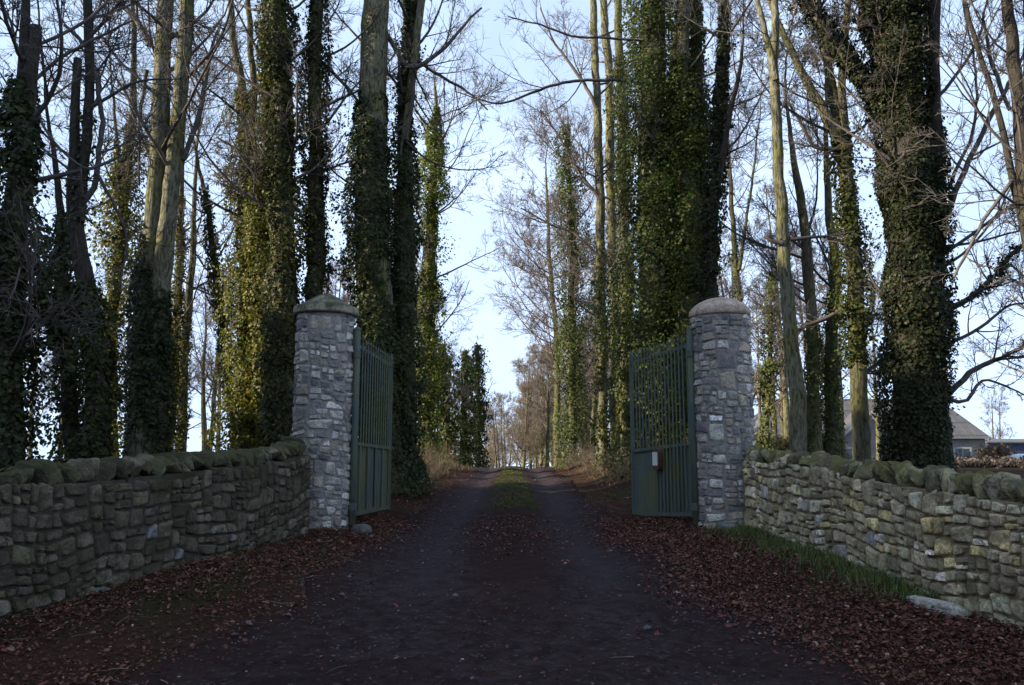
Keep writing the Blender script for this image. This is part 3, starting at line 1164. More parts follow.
tree('ivied_tree', 'slender pair of yellow lit ivied stems right of the twin trunked tree', 21.,
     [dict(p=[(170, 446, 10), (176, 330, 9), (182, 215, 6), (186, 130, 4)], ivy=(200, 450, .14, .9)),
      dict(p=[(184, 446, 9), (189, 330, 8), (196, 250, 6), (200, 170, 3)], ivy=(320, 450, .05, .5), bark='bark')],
     seed=5, auto=12, dens=.9, ivy_tint=(.11, .115, .02), leaf=0.057, zlo=4)  # yellow of the sunlight put into this ivy tint
tree('ivied_tree', 'thin curved stem wrapped in ivy leaning left beside the ivy clad pair', 18.,
     [dict(p=[(236, 440, 8), (229, 360, 7), (218, 275, 7), (208, 206, 5), (196, 140, 2)], ivy=(200, 450, .09, .9), ext=1)],
     seed=6, auto=10, dens=.8, zlo=4, ivy_tint=(.05, .062, .017), leaf=0.061, lim_len=(1, 2.4))
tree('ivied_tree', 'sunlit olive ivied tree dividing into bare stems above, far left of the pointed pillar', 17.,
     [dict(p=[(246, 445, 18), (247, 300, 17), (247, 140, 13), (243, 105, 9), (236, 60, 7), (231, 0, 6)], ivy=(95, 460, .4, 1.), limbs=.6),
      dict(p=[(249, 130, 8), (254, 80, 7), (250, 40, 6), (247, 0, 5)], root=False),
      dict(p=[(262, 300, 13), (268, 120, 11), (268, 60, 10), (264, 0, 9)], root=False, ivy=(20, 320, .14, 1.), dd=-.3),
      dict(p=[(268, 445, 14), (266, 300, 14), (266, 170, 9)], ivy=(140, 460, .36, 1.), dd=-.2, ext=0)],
     seed=7, auto=14, dens=.85, zlo=6, ivy_tint=(.105, .112, .02), leaf=0.061)  # sunlight painted into the ivy tint, brighter and yellower
tree('ivied_tree', 'dark double stemmed ivied tree just behind the pointed pillar', 15.4,
     [dict(p=[(290, 445, 26), (291, 300, 24), (290, 150, 19), (289, 80, 16), (286, 0, 14)], ivy=(-60, 470, .26, 1.1)),
      dict(p=[(313, 445, 20), (314, 300, 18), (316, 180, 15), (318, 80, 13), (322, 0, 11)], ivy=(-40, 470, .16, .9), dd=.3)],
     seed=8, auto=14, dens=.85, zlo=5, ivy_tint=(.046, .054, .017), leaf=0.061,
     limbs=[[(300, 190, 4), (270, 165, 3), (245, 155, 3), (215, 135, 2)], [(318, 60, 4), (350, 90, 3), (365, 120, 2.5), (385, 130, 2)]])
tree('ivied_tree', 'big grey trunked tree thickly coated in dark ivy behind the left gate leaf', 15.6,
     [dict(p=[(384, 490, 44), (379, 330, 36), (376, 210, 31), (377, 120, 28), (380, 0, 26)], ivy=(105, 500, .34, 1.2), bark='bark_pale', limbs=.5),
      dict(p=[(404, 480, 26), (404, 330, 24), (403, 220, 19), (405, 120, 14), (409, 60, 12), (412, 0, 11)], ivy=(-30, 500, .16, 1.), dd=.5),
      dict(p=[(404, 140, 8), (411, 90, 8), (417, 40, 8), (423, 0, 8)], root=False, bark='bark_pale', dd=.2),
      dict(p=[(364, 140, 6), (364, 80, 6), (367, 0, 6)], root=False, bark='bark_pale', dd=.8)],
     seed=9, auto=12, dens=.85, zlo=6, ivy_tint=(.040, .055, .018), leaf=0.061,
     limbs=[[(380, 20, 3), (392, 45, 5), (404, 68, 5), (413, 76, 5), (432, 62, 4), (455, 42, 3), (480, 14, 2)], [(413, 78, 5), (412, 105, 4), (403, 135, 3), (400, 160, 2)],
            [(418, 60, 3), (440, 75, 3), (462, 88, 2.5), (490, 112, 1.5)]])
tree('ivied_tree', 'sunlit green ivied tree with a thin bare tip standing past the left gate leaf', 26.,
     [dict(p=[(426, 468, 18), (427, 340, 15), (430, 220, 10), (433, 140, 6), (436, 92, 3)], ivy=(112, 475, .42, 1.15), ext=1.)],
     seed=10, auto=22, dens=.9, zlo=2.5, ivy_tint=(.10, .125, .02), leaf=0.074, lim_len=(1.5, 3.8), twig=(.12, .10, .09))  # brighter green tint stands in for sun on this ivy
tree('ivied_tree', 'stout tufted ivy column beyond the crest, paler than its slim dark neighbour', 46.,
     [dict(p=[(462, 472, 6), (464, 420, 5), (466, 350, 3)], ivy=(338, 475, .5, .9), ext=0)],
     seed=11, auto=8, dens=.6, zlo=2, ivy_tint=(.075, .095, .02), leaf=.13, lim_len=(.8, 1.8))
tree('ivied_tree', 'narrow dark ivy column beside the drive at the crest, slimmer than its neighbour', 48.,
     [dict(p=[(478, 472, 5), (480, 420, 4.5), (477, 345, 3)], ivy=(335, 475, .42, .9), ext=0)],
     seed=12, auto=6, dens=.6, zlo=2, ivy_tint=(.045, .058, .018), leaf=.13, lim_len=(.8, 1.8))
tree('ivied_tree', 'ivied bush like tree between the sunlit green tree and the ivy columns', 38.,
     [dict(p=[(449, 472, 6), (446, 420, 5), (444, 360, 3)], ivy=(350, 475, .42, .8), ext=1)],
     seed=13, auto=8, dens=.7, zlo=2, ivy_tint=(.06, .07, .02), leaf=.15, lim_len=(.8, 2.2))

# ---- right of the drive
tree('bare_tree', 'slender bare tree fanning fine branches towards the open sky over the drive', 36.,
     [dict(p=[(557, 470, 7), (558, 390, 6), (555, 320, 5), (549, 250, 4), (545, 180, 2)], ext=2)],
     seed=20, auto=30, dens=1., zlo=3.2, bark='bark', lim_len=(2.2, 4.6), twig=(.15, .115, .095), side=(1, .6, .5), lang=(.9, 1.45), tw=(.011, .008))
tree('ivied_tree', 'narrow spire of dark ivy between the bare fanning tree and the pale stems', 30.,
     [dict(p=[(575, 470, 9), (573, 360, 8), (571, 250, 6), (568, 170, 4), (567, 130, 3)], ivy=(132, 475, .55, .75), ext=.8)],
     seed=21, auto=16, dens=.9, zlo=3, ivy_tint=(.065, .085, .02), leaf=0.074, lim_len=(1.2, 3.), twig=(.13, .105, .09))
tree('bare_tree', 'cluster of three tall pale lit stems left of the great ivy mass', 23.,
     [dict(p=[(603, 468, 11), (604, 330, 10), (602, 200, 9), (597, 100, 8), (592, 0, 7)], bark='bark_pale', ivy=(250, 475, .1, .7)),
      dict(p=[(615, 468, 12), (613, 300, 10), (609, 150, 9), (606, 50, 8), (604, 0, 7)], bark='bark_pale', dd=.6),
      dict(p=[(628, 468, 12), (625, 300, 11), (621, 120, 9), (619, 0, 8)], bark='bark', dd=-.5, ivy=(60, 475, .14, .5))],
     seed=22, auto=24, dens=.95, zlo=5.5, lim_len=(1.8, 4.2), ivy_tint=(.07, .08, .02), leaf=0.074, twig=(.13, .105, .09), side=(1, .5, .5),
     limbs=[[(601, 200, 4), (580, 175, 3), (560, 140, 2), (540, 110, 2)], [(598, 110, 4), (575, 70, 3), (552, 40, 2), (540, 10, 1.5)], [(602, 260, 3), (575, 235, 2.5), (548, 225, 2), (520, 210, 1.5)]])
tree('ivied_tree', 'massive tree smothered in dark ivy behind the right gate leaf', 18.5,
     [dict(p=[(652, 480, 34), (654, 300, 30), (656, 150, 27), (658, 0, 22)], ivy=(-90, 490, .6, 1.0), limbs=.5),
      dict(p=[(684, 480, 28), (686, 300, 24), (686, 150, 18), (683, 60, 12), (682, 0, 11)], ivy=(60, 490, .42, 1.0), dd=-.4),
      dict(p=[(668, 480, 20), (669, 300, 18), (670, 120, 14), (672, 30, 8)], ivy=(90, 490, .55, .9), dd=.2, ext=0),
      dict(p=[(704, 480, 16), (702, 300, 14), (699, 100, 12), (697, 0, 11)], ivy=(-30, 490, .16, .9), dd=.3)],
     seed=23, auto=10, dens=.8, zlo=8, ivy_tint=(.065, .085, .018), leaf=0.066, lim_len=(1.5, 3),
     limbs=[[(640, 78, 3.4), (612, 80, 3.2), (580, 80, 3), (545, 85, 2.8), (520, 96, 2.4), (496, 107, 2), (478, 104, 1.5), (452, 92, 1)], [(640, 40, 2.6), (600, 36, 2.4), (570, 34, 2.2), (540, 25, 1.8), (505, 17, 1.2)]])
tree('ivied_tree', 'slender dark stem with thin ivy curving up beside the ivy mass above the domed pillar', 17.,
     [dict(p=[(713, 470, 15), (713, 330, 14), (715, 260, 12), (721, 170, 10), (726, 80, 9), (728, 0, 8)], ivy=(10, 480, .13, 1.)),
      dict(p=[(718, 185, 6), (732, 110, 5), (742, 70, 4), (744, 50, 3)], root=False, ext=1.5)],
     seed=24, auto=12, dens=.8, zlo=6, ivy_tint=(.034, .044, .016), leaf=0.066, bark='bark_dark')
tree('bare_tree', 'thin bare forked tree seen over the domed pillar cap', 27.,
     [dict(p=[(741, 450, 7), (741, 330, 6), (738, 240, 5), (733, 170, 4), (730, 120, 3)], ivy=(240, 460, .07, .5)),
      dict(p=[(739, 270, 4), (748, 210, 3), (756, 150, 2)], root=False)],
     seed=25, auto=18, dens=.95, zlo=4, lim_len=(1.5, 3.2), twig=(.13, .11, .10))
tree('bare_tree', 'straight pale yellow lit trunk leaning left just right of the domed pillar', 14.,
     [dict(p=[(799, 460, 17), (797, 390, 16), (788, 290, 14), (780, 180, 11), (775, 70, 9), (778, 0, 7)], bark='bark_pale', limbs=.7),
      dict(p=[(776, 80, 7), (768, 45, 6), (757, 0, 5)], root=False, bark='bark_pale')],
     seed=26, auto=9, dens=.8, zlo=6.5, lim_len=(1.2, 2.8),
     limbs=[[(782, 243, 5), (768, 243, 4), (766, 236, 3)], [(790, 240, 4), (815, 236, 3), (850, 232, 2)]])
tree('ivied_tree', 'small sapling with bright ivy seen just right of the domed pillar', 27.,
     [dict(p=[(767, 460, 5), (768, 370, 4), (771, 280, 2.5)], ivy=(275, 465, .26, .6), ext=1)],
     seed=27, auto=10, dens=.8, zlo=2.5, ivy_tint=(.10, .12, .03), leaf=0.082, lim_len=(1, 2.2))
tree('bare_tree', 'twisted grey tree of two crossing stems between the lit trunk and ivied trunks', 18.5,
     [dict(p=[(816, 450, 13), (814, 340, 12), (810, 250, 10), (803, 190, 8), (792, 130, 4)], ivy=(330, 460, .08, .6)),
      dict(p=[(830, 450, 13), (833, 340, 12), (836, 270, 10), (828, 200, 7), (826, 120, 4)], bark='bark', ivy=(260, 460, .12, .6), dd=.4)],
     seed=28, auto=20, dens=.95, zlo=3.5, lim_len=(1.4, 3.2), twig=(.10, .085, .075))
tree('ivied_tree', 'middle sized ivied trunk forking to the left between the lit trunk and widest trunk', 15.2,
     [dict(p=[(862, 458, 17), (859, 370, 16), (853, 240, 15), (845, 150, 14), (838, 100, 10), (828, 50, 8), (820, 0, 7)], ivy=(125, 360, .2, 1.0)),
      dict(p=[(846, 150, 12), (826, 112, 10), (806, 78, 8), (790, 50, 7), (776, 18, 6), (768, 0, 5)], root=False, bark='bark_pale'),
      dict(p=[(845, 130, 9), (842, 80, 8), (846, 40, 7), (850, 0, 6)], root=False)],
     seed=29, auto=16, dens=.85, zlo=4.5, ivy_tint=(.065, .078, .018), leaf=0.061,
     limbs=[[(846, 150, 5), (815, 150, 4), (800, 120, 3), (785, 100, 2)], [(853, 300, 6), (830, 320, 5), (800, 330, 4), (775, 345, 2)], [(852, 380, 5), (882, 360, 4), (905, 350, 3)]])
tree('ivied_tree', 'widest tree, a thick column of dark ivy on the right with long reaching limbs', 13.4,
     [dict(p=[(919, 462, 48), (917, 340, 46), (911, 210, 43), (905, 100, 42), (898, 0, 38)], ivy=(-120, 475, .17, 2.3), limbs=.3),
      dict(p=[(936, 400, 16), (938, 250, 16), (938, 150, 15), (936, 60, 12), (940, 0, 10)], root=False, ivy=(140, 420, .12, .9), dd=-.1, limbs=1.2)],
     seed=30, auto=12, dens=.9, zlo=3.2, ivy_tint=(.030, .038, .014), leaf=0.052, lim_len=(1.6, 3.6), side=(1.6, .2, .5), bark='bark_dark',  # ivy tint darkened to paint in shade
     limbs=[[(890, 115, 16), (868, 85, 15), (845, 55, 14), (822, 25, 12), (800, -5, 10)], [(890, 70, 14), (872, 30, 13), (862, -10, 12)],
            [(944, 312, 7.9), (968, 300, 5.8), (990, 280, 4.3), (1012, 250, 3.6), (1040, 225, 2.2)], [(942, 225, 6.5), (968, 165, 5.0), (995, 110, 4.3), (1016, 70, 2.9), (1030, 30, 2.2)],
            [(944, 400, 6.5), (968, 372, 5.8), (990, 362, 5.0), (1012, 356, 4.3), (1045, 335, 2.9)], [(946, 395, 4.3), (956, 408, 4.3), (970, 400, 3.6), (984, 378, 2.9), (1000, 380, 2.2), (1030, 395, 1.4)],
            [-.6, (930, 148, 1.9), (912, 140, 2.3), (903, 146, 2.2), (902, 158, 2.2), (885, 170, 2)], [-.6, (905, 100, 1.4), (893, 88, 2.6), (884, 78, 2.4), (880, 66, 1.6)],
            [(948, 190, 3.6), (975, 130, 2.9), (972, 60, 2.2), (960, 0, 1.4)], [(945, 345, 4.3), (975, 330, 3.6), (1010, 300, 2.5), (1035, 300, 1.4)]],
     extra_ivy=[(0, .26, 1.), (1, .3, 1.), (2, .1, .5)])
tree('bare_tree', 'bare tree cut by the right edge of the picture, its stems crossing high up', 11.,
     [dict(p=[(1046, 480, 24), (1040, 360, 20), (1030, 250, 16), (1019, 150, 13), (1011, 60, 11), (1004, -20, 9)]),
      dict(p=[(1036, 330, 12), (1026, 230, 8), (1006, 130, 6), (990, 80, 5), (968, 20, 4), (960, -20, 3)], root=False),
      dict(p=[(1030, 250, 11), (1030, 120, 10), (1022, 0, 8)], root=False)],
     bark='bark_dark', seed=31, auto=14, dens=.9, zlo=3.5, lim_len=(1.2, 2.8), ext=3,
     limbs=[[(1010, 110, 4), (990, 60, 4), (985, 20, 2.5)], [(1020, 170, 4), (985, 215, 3.5), (955, 275, 2.5)]])

# ---- background: bare trees repeated behind both rows
def proto_bare(seed, h, twig, nst=1, ivy=None, low=.22, nl=26, dens=.85):
    r = np.random.default_rng(seed)
    root = thing('bare_tree', (0, 0, 0), 'x', 'tree')
    lm = []
    iv = Geo()
    for s in range(nst):
        n = 14
        z = np.linspace(-.4, h, n)
        x = np.cumsum(r.normal(0, .045, n)) + s * .35 + z * r.normal(0, .05)
        y = np.cumsum(r.normal(0, .045, n)) + z * r.normal(0, .05)
        P = np.stack([x, y, z], 1)
        q = np.linspace(.02 * h * r.uniform(.6, .9), .02, n)
        P, q = resample(P, q, .3)
        g = Geo()
        tube1(g, P, q, 9)
        g.build('trunk', M['bark_pale' if seed % 2 else 'bark'], root)
        for j in range(int(nl / nst ** .5)):
            i = int(r.integers(int(len(P) * low), len(P) - 1))
            T = nrm(P[i + 1] - P[i - 1])
            v = r.normal(size=3)
            v = nrm(v - (v * T).sum() * T)
            al = r.uniform(.55, 1.25)
            Q, rad = polyline(P[i][None], (math.cos(al) * T + math.sin(al) * v)[None], np.array([r.uniform(.16, .34) * h * (1.15 - .7 * i / len(P))]), np.array([max(q[i] * .4, .018)]), 10, r, .09, .13)
            lm.append((Q[0], rad[0]))
        if ivy:
            ivy_on(iv, P, q, 0, h * ivy, .3, .6, .15, r, (.055, .065, .02))
    g = Geo()
    crown(lm, r, g, dens, (.012, .0085), col=twig)
    g.build('crown', M['twig'], root)
    if iv.n:
        iv.build('ivy', M['ivy'], root)
    return root


protos = [proto_bare(501, 13, (.13, .105, .09)), proto_bare(502, 11, (.15, .12, .105), 2), proto_bare(503, 14, (.12, .10, .085), 2, .5), proto_bare(504, 12, (.17, .125, .10)), proto_bare(505, 11, (.20, .17, .12), 2, None, .1, 44, 1.)]
BG = [  # x, distance, kind, scale, group index
    (12, 44, 3, .95, 0), (58, 48, 1, 1.0, 0), (104, 42, 0, .95, 0), (140, 50, 3, 1.0, 0), (206, 40, 1, .85, 0), (218, 46, 0, .9, 0), (246, 44, 2, .9, 0), (330, 44, 3, .95, 0), (344, 38, 1, .85, 0), (372, 50, 0, .9, 0), (-50, 38, 2, .9, 0), (178, 56, 0, 1., 0), (30, 54, 0, 1., 0),
    (412, 42, 0, .85, 0),
    (497, 62, 1, .55, 1), (508, 70, 3, .5, 1), (523, 58, 3, .76, 1), (536, 66, 0, .8, 1), (548, 52, 1, .8, 1), (562, 60, 3, .95, 1), (592, 45, 0, .9, 1), (472, 75, 3, .6, 1), (455, 58, 1, .75, 1), (585, 56, 1, .9, 1),
    (516, 85, 0, .62, 1), (543, 84, 3, .85, 1), (636, 38, 2, .9, 1), (575, 50, 1, .95, 1), (604, 58, 3, .95, 1), (530, 75, 1, .75, 1), (554, 72, 0, .9, 1), (612, 36, 1, .85, 1), (440, 66, 3, .8, 1), (425, 48, 0, .85, 1),
    (506, 78, 4, .75, 1), (522, 64, 4, .85, 1), (540, 58, 4, .85, 1), (556, 68, 4, 1.0, 1), (572, 62, 4, 1.0, 1), (493, 90, 4, .7, 1), (532, 92, 4, 1.0, 1), (590, 50, 4, .85, 1), (462, 80, 4, .8, 1), (482, 96, 4, .8, 1), (752, 36, 3, .9, 2), (775, 44, 1, .95, 2), (790, 30, 0, .85, 2), (822, 40, 3, .9, 2), (842, 34, 1, .85, 2), (878, 46, 0, .9, 2), (728, 40, 2, .85, 2), (763, 50, 0, .9, 2), (700, 46, 0, .9, 2), (1062, 26, 0, .9, 2), (996, 72, 1, .7, 2)]
GL = [('bare background tree behind the wall and the ivied trunks left of the drive', 'bare trees behind the left row'),
      ('small brownish bare tree standing beyond the crest of the drive', 'bare trees beyond the crest'),
      ('bare background tree between the ivied trunks and the bungalow', 'bare trees behind the right row')]
used = [False] * 5
rb = random.Random(5)
for (px, D, k, sc, gi) in BG:
    t = protos[k] if not used[k] else copy_tree(protos[k])
    used[k] = True
    p = at(px, 460, D)[0]
    t.location = (p[0], D, float(gz(p[0], D)) - .05)
    t.rotation_euler = (rb.uniform(-.04, .04), rb.uniform(-.05, .05), rb.uniform(0, 6.28))
    t.scale = (sc * rb.uniform(.9, 1.1),) * 2 + (sc,)
    tag(t, GL[gi][0], 'tree', GL[gi][1])


# ------------------------------------------------------------------ unseen wood added up-sun and behind the camera to shade the entrance
g = Geo()
rw = np.random.default_rng(77)
spots = [(-rw.uniform(21, 31), rw.uniform(-20, 12.5)) for _ in range(56)] + [(-rw.uniform(20, 23), y_) for y_ in np.arange(-8, 12, 1.1)] + [(rw.uniform(-22, 24), rw.uniform(-26, -14)) for _ in range(14)]
for (x, y) in spots:
    h = rw.uniform(12.5, 14.5) if y < 9.5 else rw.uniform(8.5, 11)
    z0 = float(base_z(y))
    tube1(g, [(x, y, z0 - .3), (x, y, z0 + h * .9)], [.25, .05], 7, (.05, .04, .03))
    n = 900
    t = rw.uniform(.03, 1, n)
    ph = rw.uniform(0, 6.28, n)
    rr = (1 - t) ** .7 * 2.9 * np.sqrt(rw.uniform(.1, 1, n)) + .1
    pos = np.stack([x + rr * np.cos(ph), y + rr * np.sin(ph), z0 + t * h], 1)
    nor = np.stack([np.cos(ph), np.sin(ph), np.full(n, .6)], 1) + rw.normal(0, .4, (n, 3))
    tip = np.array([0, 0, -1.]) + rw.normal(0, .5, (n, 3))
    leaf_cloud(g, pos, nor, tip, rw.uniform(.5, .95, n), np.array([[.03, .045, .018]]) * rw.uniform(.6, 1.4, (n, 1)))
tag(g.build('shade_wood', M['ivy']), 'unseen evergreen wood added to shade the entrance from left and behind', 'wood', kind='stuff')


# ------------------------------------------------------------------ bungalow, shed, hedge, car, posts
def poly_obj(name, quads, mat, parent, O):
    g = Geo()
    for q in quads:
        g.add(q, [list(range(len(q)))])
    return g.build(name, mat, parent, O, smooth=False)


D = 55.
k = at(870, 440, D)[1]
xl, xr = at(752, 440, D)[0][0], at(985, 440, D)[0][0]
ze, zr = at(870, 438, D)[0][2], at(870, 399, D + 3.5)[0][2]
zg = float(gz(xr, D)) - .3
dp = 7.
house = thing('bungalow', ((xl + xr) / 2, D + dp / 2, zg), 'grey slate roofed bungalow half hidden behind the ivied trunks on the right', 'house')
O = np.array(house.location)
g = Geo()
box(g, ((xl + xr) / 2, D + dp / 2, (zg + ze) / 2), ((xr - xl) / 2, 0, 0), (0, dp / 2, 0), (0, 0, (ze - zg) / 2))
# projecting gabled bay
bx0, bx1 = at(832, 440, D)[0][0], at(896, 440, D)[0][0]
bz = at(870, 412, D)[0][2]
by = D - 1.2
g.add([(bx0, by, zg), (bx1, by, zg), (bx1, by, ze), ((bx0 + bx1) / 2, by, bz - .15), (bx0, by, ze), ], np.zeros((0, 3), int))
n0 = 8
g.add([(bx0, by, zg), (bx1, by, zg), (bx1, by, ze), (bx0, by, ze)], [[0, 1, 2, 3]])
g.add([(bx0, by, ze), (bx1, by, ze), ((bx0 + bx1) / 2, by, bz - .1)], [[0, 1, 2]])
g.add([(bx0, by, zg), (bx0, by, ze), (bx0, D, ze), (bx0, D, zg)], [[0, 1, 2, 3]])
g.add([(bx1, by, zg), (bx1, D, zg), (bx1, D, ze), (bx1, by, ze)], [[0, 1, 2, 3]])
g.build('wall', M['render'], house, O, smooth=False)
ov = .35
e0, e1, f0, f1 = xl - ov, xr + ov, D - ov, D + dp + ov
ym = D + dp / 2
rx0, rx1 = xl + 3.2, at(938, 401, ym)[0][0]
zz = ze - .05
g = Geo()
A0, A1, A2, A3 = (e0, f0, zz), (e1, f0, zz), (e1, f1, zz), (e0, f1, zz)
R0, R1_ = (rx0, ym, zr), (rx1, ym, zr)
g.add([A0, A1, R1_, R0], [[0, 1, 2, 3]])
g.add([A2, A3, R0, R1_], [[0, 1, 2, 3]])
g.add([A1, A2, R1_], [[0, 1, 2]])
g.add([A3, A0, R0], [[0, 1, 2]])
g.add([A0, A3, A2, A1], [[0, 1, 2, 3]])
xm = (bx0 + bx1) / 2
fy = by - .3
g.add([(bx0 - .3, fy, ze - .12), (xm, fy, bz), (xm, D + 3, bz), (bx0 - .3, D + 3, ze - .12)], [[0, 1, 2, 3]])
g.add([(xm, fy, bz), (bx1 + .3, fy, ze - .12), (bx1 + .3, D + 3, ze - .12), (xm, D + 3, bz)], [[0, 1, 2, 3]])
roof = g.build('roof', M['slate'], house, O, smooth=False)
cxx = at(783, 400, D)[0][0]
g = Geo()
box(g, (cxx, ym, zr + .2), (.45, 0, 0), (0, .4, 0), (0, 0, .8))
box(g, (cxx, ym, zr + 1.04), (.52, 0, 0), (0, .47, 0), (0, 0, .06))
g.build('chimney', M['render'], roof, O, smooth=False)
for s in (-1, 1):
    g = Geo()
    p, q = np.array([xm + s * ((bx1 - bx0) / 2 + .3), fy - .02, ze - .2]), np.array([xm, fy - .02, bz - .08])
    box(g, (p + q) / 2, (q - p) / 2, (0, .03, 0), (0, 0, .09))
    g.build('bargeboard', M['joinery'], house, O, smooth=False)
for (wx, wz, ww, wh, wy) in ((at(879, 427, D)[0][0], ze - .05, .55, .6, by), (at(962, 450, D)[0][0], ze - 1.3, .6, .6, D), (at(845, 452, D)[0][0], ze - 1.3, .6, .6, by), (at(800, 452, D)[0][0], ze - 1.3, .7, .6, D)):
    g = Geo()
    for s in (-1, 1):
        box(g, (wx + s * ww, wy - .03, wz), (.06, 0, 0), (0, .05, 0), (0, 0, wh + .06))
        box(g, (wx, wy - .03, wz + s * wh), (ww - .06, 0, 0), (0, .05, 0), (0, 0, .06))
    box(g, (wx, wy - .03, wz), (.03, 0, 0), (0, .04, 0), (0, 0, wh - .06))
    w_ = g.build('window', M['joinery'], house, O, smooth=False)
    g = Geo()
    box(g, (wx, wy - .012, wz), (ww - .06, 0, 0), (0, .008, 0), (0, 0, wh - .06))
    g.build('pane', M['glass'], w_, O, smooth=False)

D = 62.
s0, s1 = at(988, 450, D)[0][0], at(1060, 450, D)[0][0]
zt = at(1000, 441, D)[0][2]
zg2 = float(gz(s0, D)) - .4
shed = thing('farm_shed', ((s0 + s1) / 2, D + 2, zg2), 'dark blue sheet metal shed at the right edge past the bungalow', 'shed')
O = np.array(shed.location)
g = Geo()
n = 60
for i in range(n):
    a, b = s0 + (s1 - s0) * i / n, s0 + (s1 - s0) * (i + 1) / n
    dy = .03 if i % 2 else 0
    g.add([(a, D + dy, zg2), (b, D + dy, zg2), (b, D + dy, zt - .15), (a, D + dy, zt - .15)], [[0, 1, 2, 3]])
g.add([(s0, D, zg2), (s0, D, zt - .15), (s0, D + 4, zt + .1), (s0, D + 4, zg2)], [[0, 1, 2, 3]])
g.add([(s1, D, zg2), (s1, D + 4, zg2), (s1, D + 4, zt + .1), (s1, D, zt - .15)], [[0, 1, 2, 3]])
g.add([(s0, D + 4, zg2), (s0, D + 4, zt + .1), (s1, D + 4, zt + .1), (s1, D + 4, zg2)], [[0, 1, 2, 3]])
g.build('wall', M['shed'], shed, O, smooth=False)
g = Geo()
box(g, ((s0 + s1) / 2, D + 2, zt + .03), ((s1 - s0) / 2 + .2, 0, 0), (0, 2.3, .15), (0, 0, .05))
g.build('roof', M['slate'], shed, O, smooth=False)

# pale car parked by the shed, roof and screen above the hedge
D = 56.
c = at(1022, 459, D)[0]
zc = float(gz(c[0], D))
lift = (at(1022, 454, D)[0][2] - zc) - 1.5
car = thing('parked_car', (c[0], D, zc), 'pale parked car in front of the dark blue shed', 'car')
O = np.array(car.location)
g = Geo()
prof = [(-2.1, .35), (-2.15, .7), (-1.6, .9), (-.95, .98), (-.35, 1.42), (.3, 1.5), (1.2, 1.42), (1.85, 1.0), (2.1, .9), (2.12, .4)]
for s in (-1, 1):
    Vp = [(c[0] + x, D + s * (.82 if z < 1.05 else .66), zc + z) for x, z in prof]
    g.add(Vp + [(c[0], D + s * .8, zc + .5)], [[i, i + 1, len(prof)] if s < 0 else [i + 1, i, len(prof)] for i in range(len(prof) - 1)])
for i in range(len(prof) - 1):
    (x0, z0), (x1, z1) = prof[i], prof[i + 1]
    w0, w1 = (.82 if z0 < 1.05 else .66), (.82 if z1 < 1.05 else .66)
    g.add([(c[0] + x0, D - w0, zc + z0), (c[0] + x1, D - w1, zc + z1), (c[0] + x1, D + w1, zc + z1), (c[0] + x0, D + w0, zc + z0)], [[0, 3, 2, 1]])
g.build('body', M['car'], car, O, smooth=False)
for (xa, xb) in ((-.75, .1), (.2, 1.35)):
    g = Geo()
    g.add([(c[0] + xa, D - .835, zc + 1.0), (c[0] + xb, D - .835, zc + 1.0), (c[0] + xb - .1, D - .69, zc + 1.38), (c[0] + xa + .4 * (xa < 0), D - .69, zc + 1.38)], [[0, 1, 2, 3]])
    g.build('window', M['glass'], car, O, smooth=False)
for xw in (-1.3, 1.35):
    for s in (-1, 1):
        g = Geo()
        cap_tube(g, (c[0] + xw, D + s * .7, zc + .32), (c[0] + xw, D + s * .86, zc + .32), .32, 18)
        g.build('wheel', M['rubber'], car, O)

# clipped brown hedge behind the right wall
def hedge(name, x0, x1, D, ztop, label, col, n, seed, leaf=0.082):
    r = np.random.default_rng(seed)
    a, b = at(x0, 460, D)[0], at(x1, 460, D)[0]
    z0 = float(gz(a[0], D))
    H = at(x0, ztop, D)[0][2] - z0
    g = Geo()
    m_ = n // 3
    p0 = np.stack([r.uniform(a[0], b[0], m_), D + r.normal(0, .35, m_), np.full(m_, z0)], 1)
    d = np.stack([r.normal(0, .3, m_), r.normal(0, .25, m_), np.ones(m_)], 1)
    P, Rr = polyline(p0, d, H * r.uniform(.6, 1.08, m_), np.full(m_, .012), 6, r, .05, .16)
    V, Q = tubes(P, Rr, 3)
    g.add(V, Q, np.array(col) * .8)
    P2, R2 = grow(P, Rr, 6, r, .15, .4, 1, .6, (.4, 1.1), .05, .15, 4, .006)
    V, Q = tubes(P2, R2, 3)
    g.add(V, Q, np.array(col))
    tips = P2.reshape(-1, 3)
    pos = tips[r.integers(0, len(tips), n)] + r.normal(0, .05, (n, 3))
    leaf_cloud(g, pos, r.normal(0, 1, (n, 3)), r.normal(0, 1, (n, 3)), leaf * r.uniform(.6, 1.3, n), np.array(col)[None] * r.uniform(.6, 1.6, (n, 1)))
    O = ((a[0] + b[0]) / 2, D, z0)
    o = g.build(name, M['litter'], None, O)
    return tag(o, label, 'hedge')


hedge('hedge', 930, 1080, 24., 459, 'low brown winter hedge behind the right wall below the bungalow', (.095, .075, .065), 3200, 91)
hedge('shrub', 985, 1003, 50., 444, 'rust brown shrub between the bungalow and the blue shed', (.06, .046, .032), 900, 92, .16)['category'] = 'shrub'
hedge('shrub', 752, 830, 30., 436, 'olive scrub under the lit leaning trunk right of the domed pillar', (.075, .07, .03), 3200, 93, .10)['category'] = 'shrub'

p = at(123, 470, 20.)[0]
zt = at(123, 427, 20.)[0][2]
zb = float(gz(p[0], 20.))
g = Geo()
cap_tube(g, (p[0], 20, zb - .2), (p[0] + .02, 20, zt), .045, 10)
tag(g.build('fence_post', M['timber'], None, (p[0], 20, zb)), 'thin grey fence post left of the twin trunked tree', 'post')


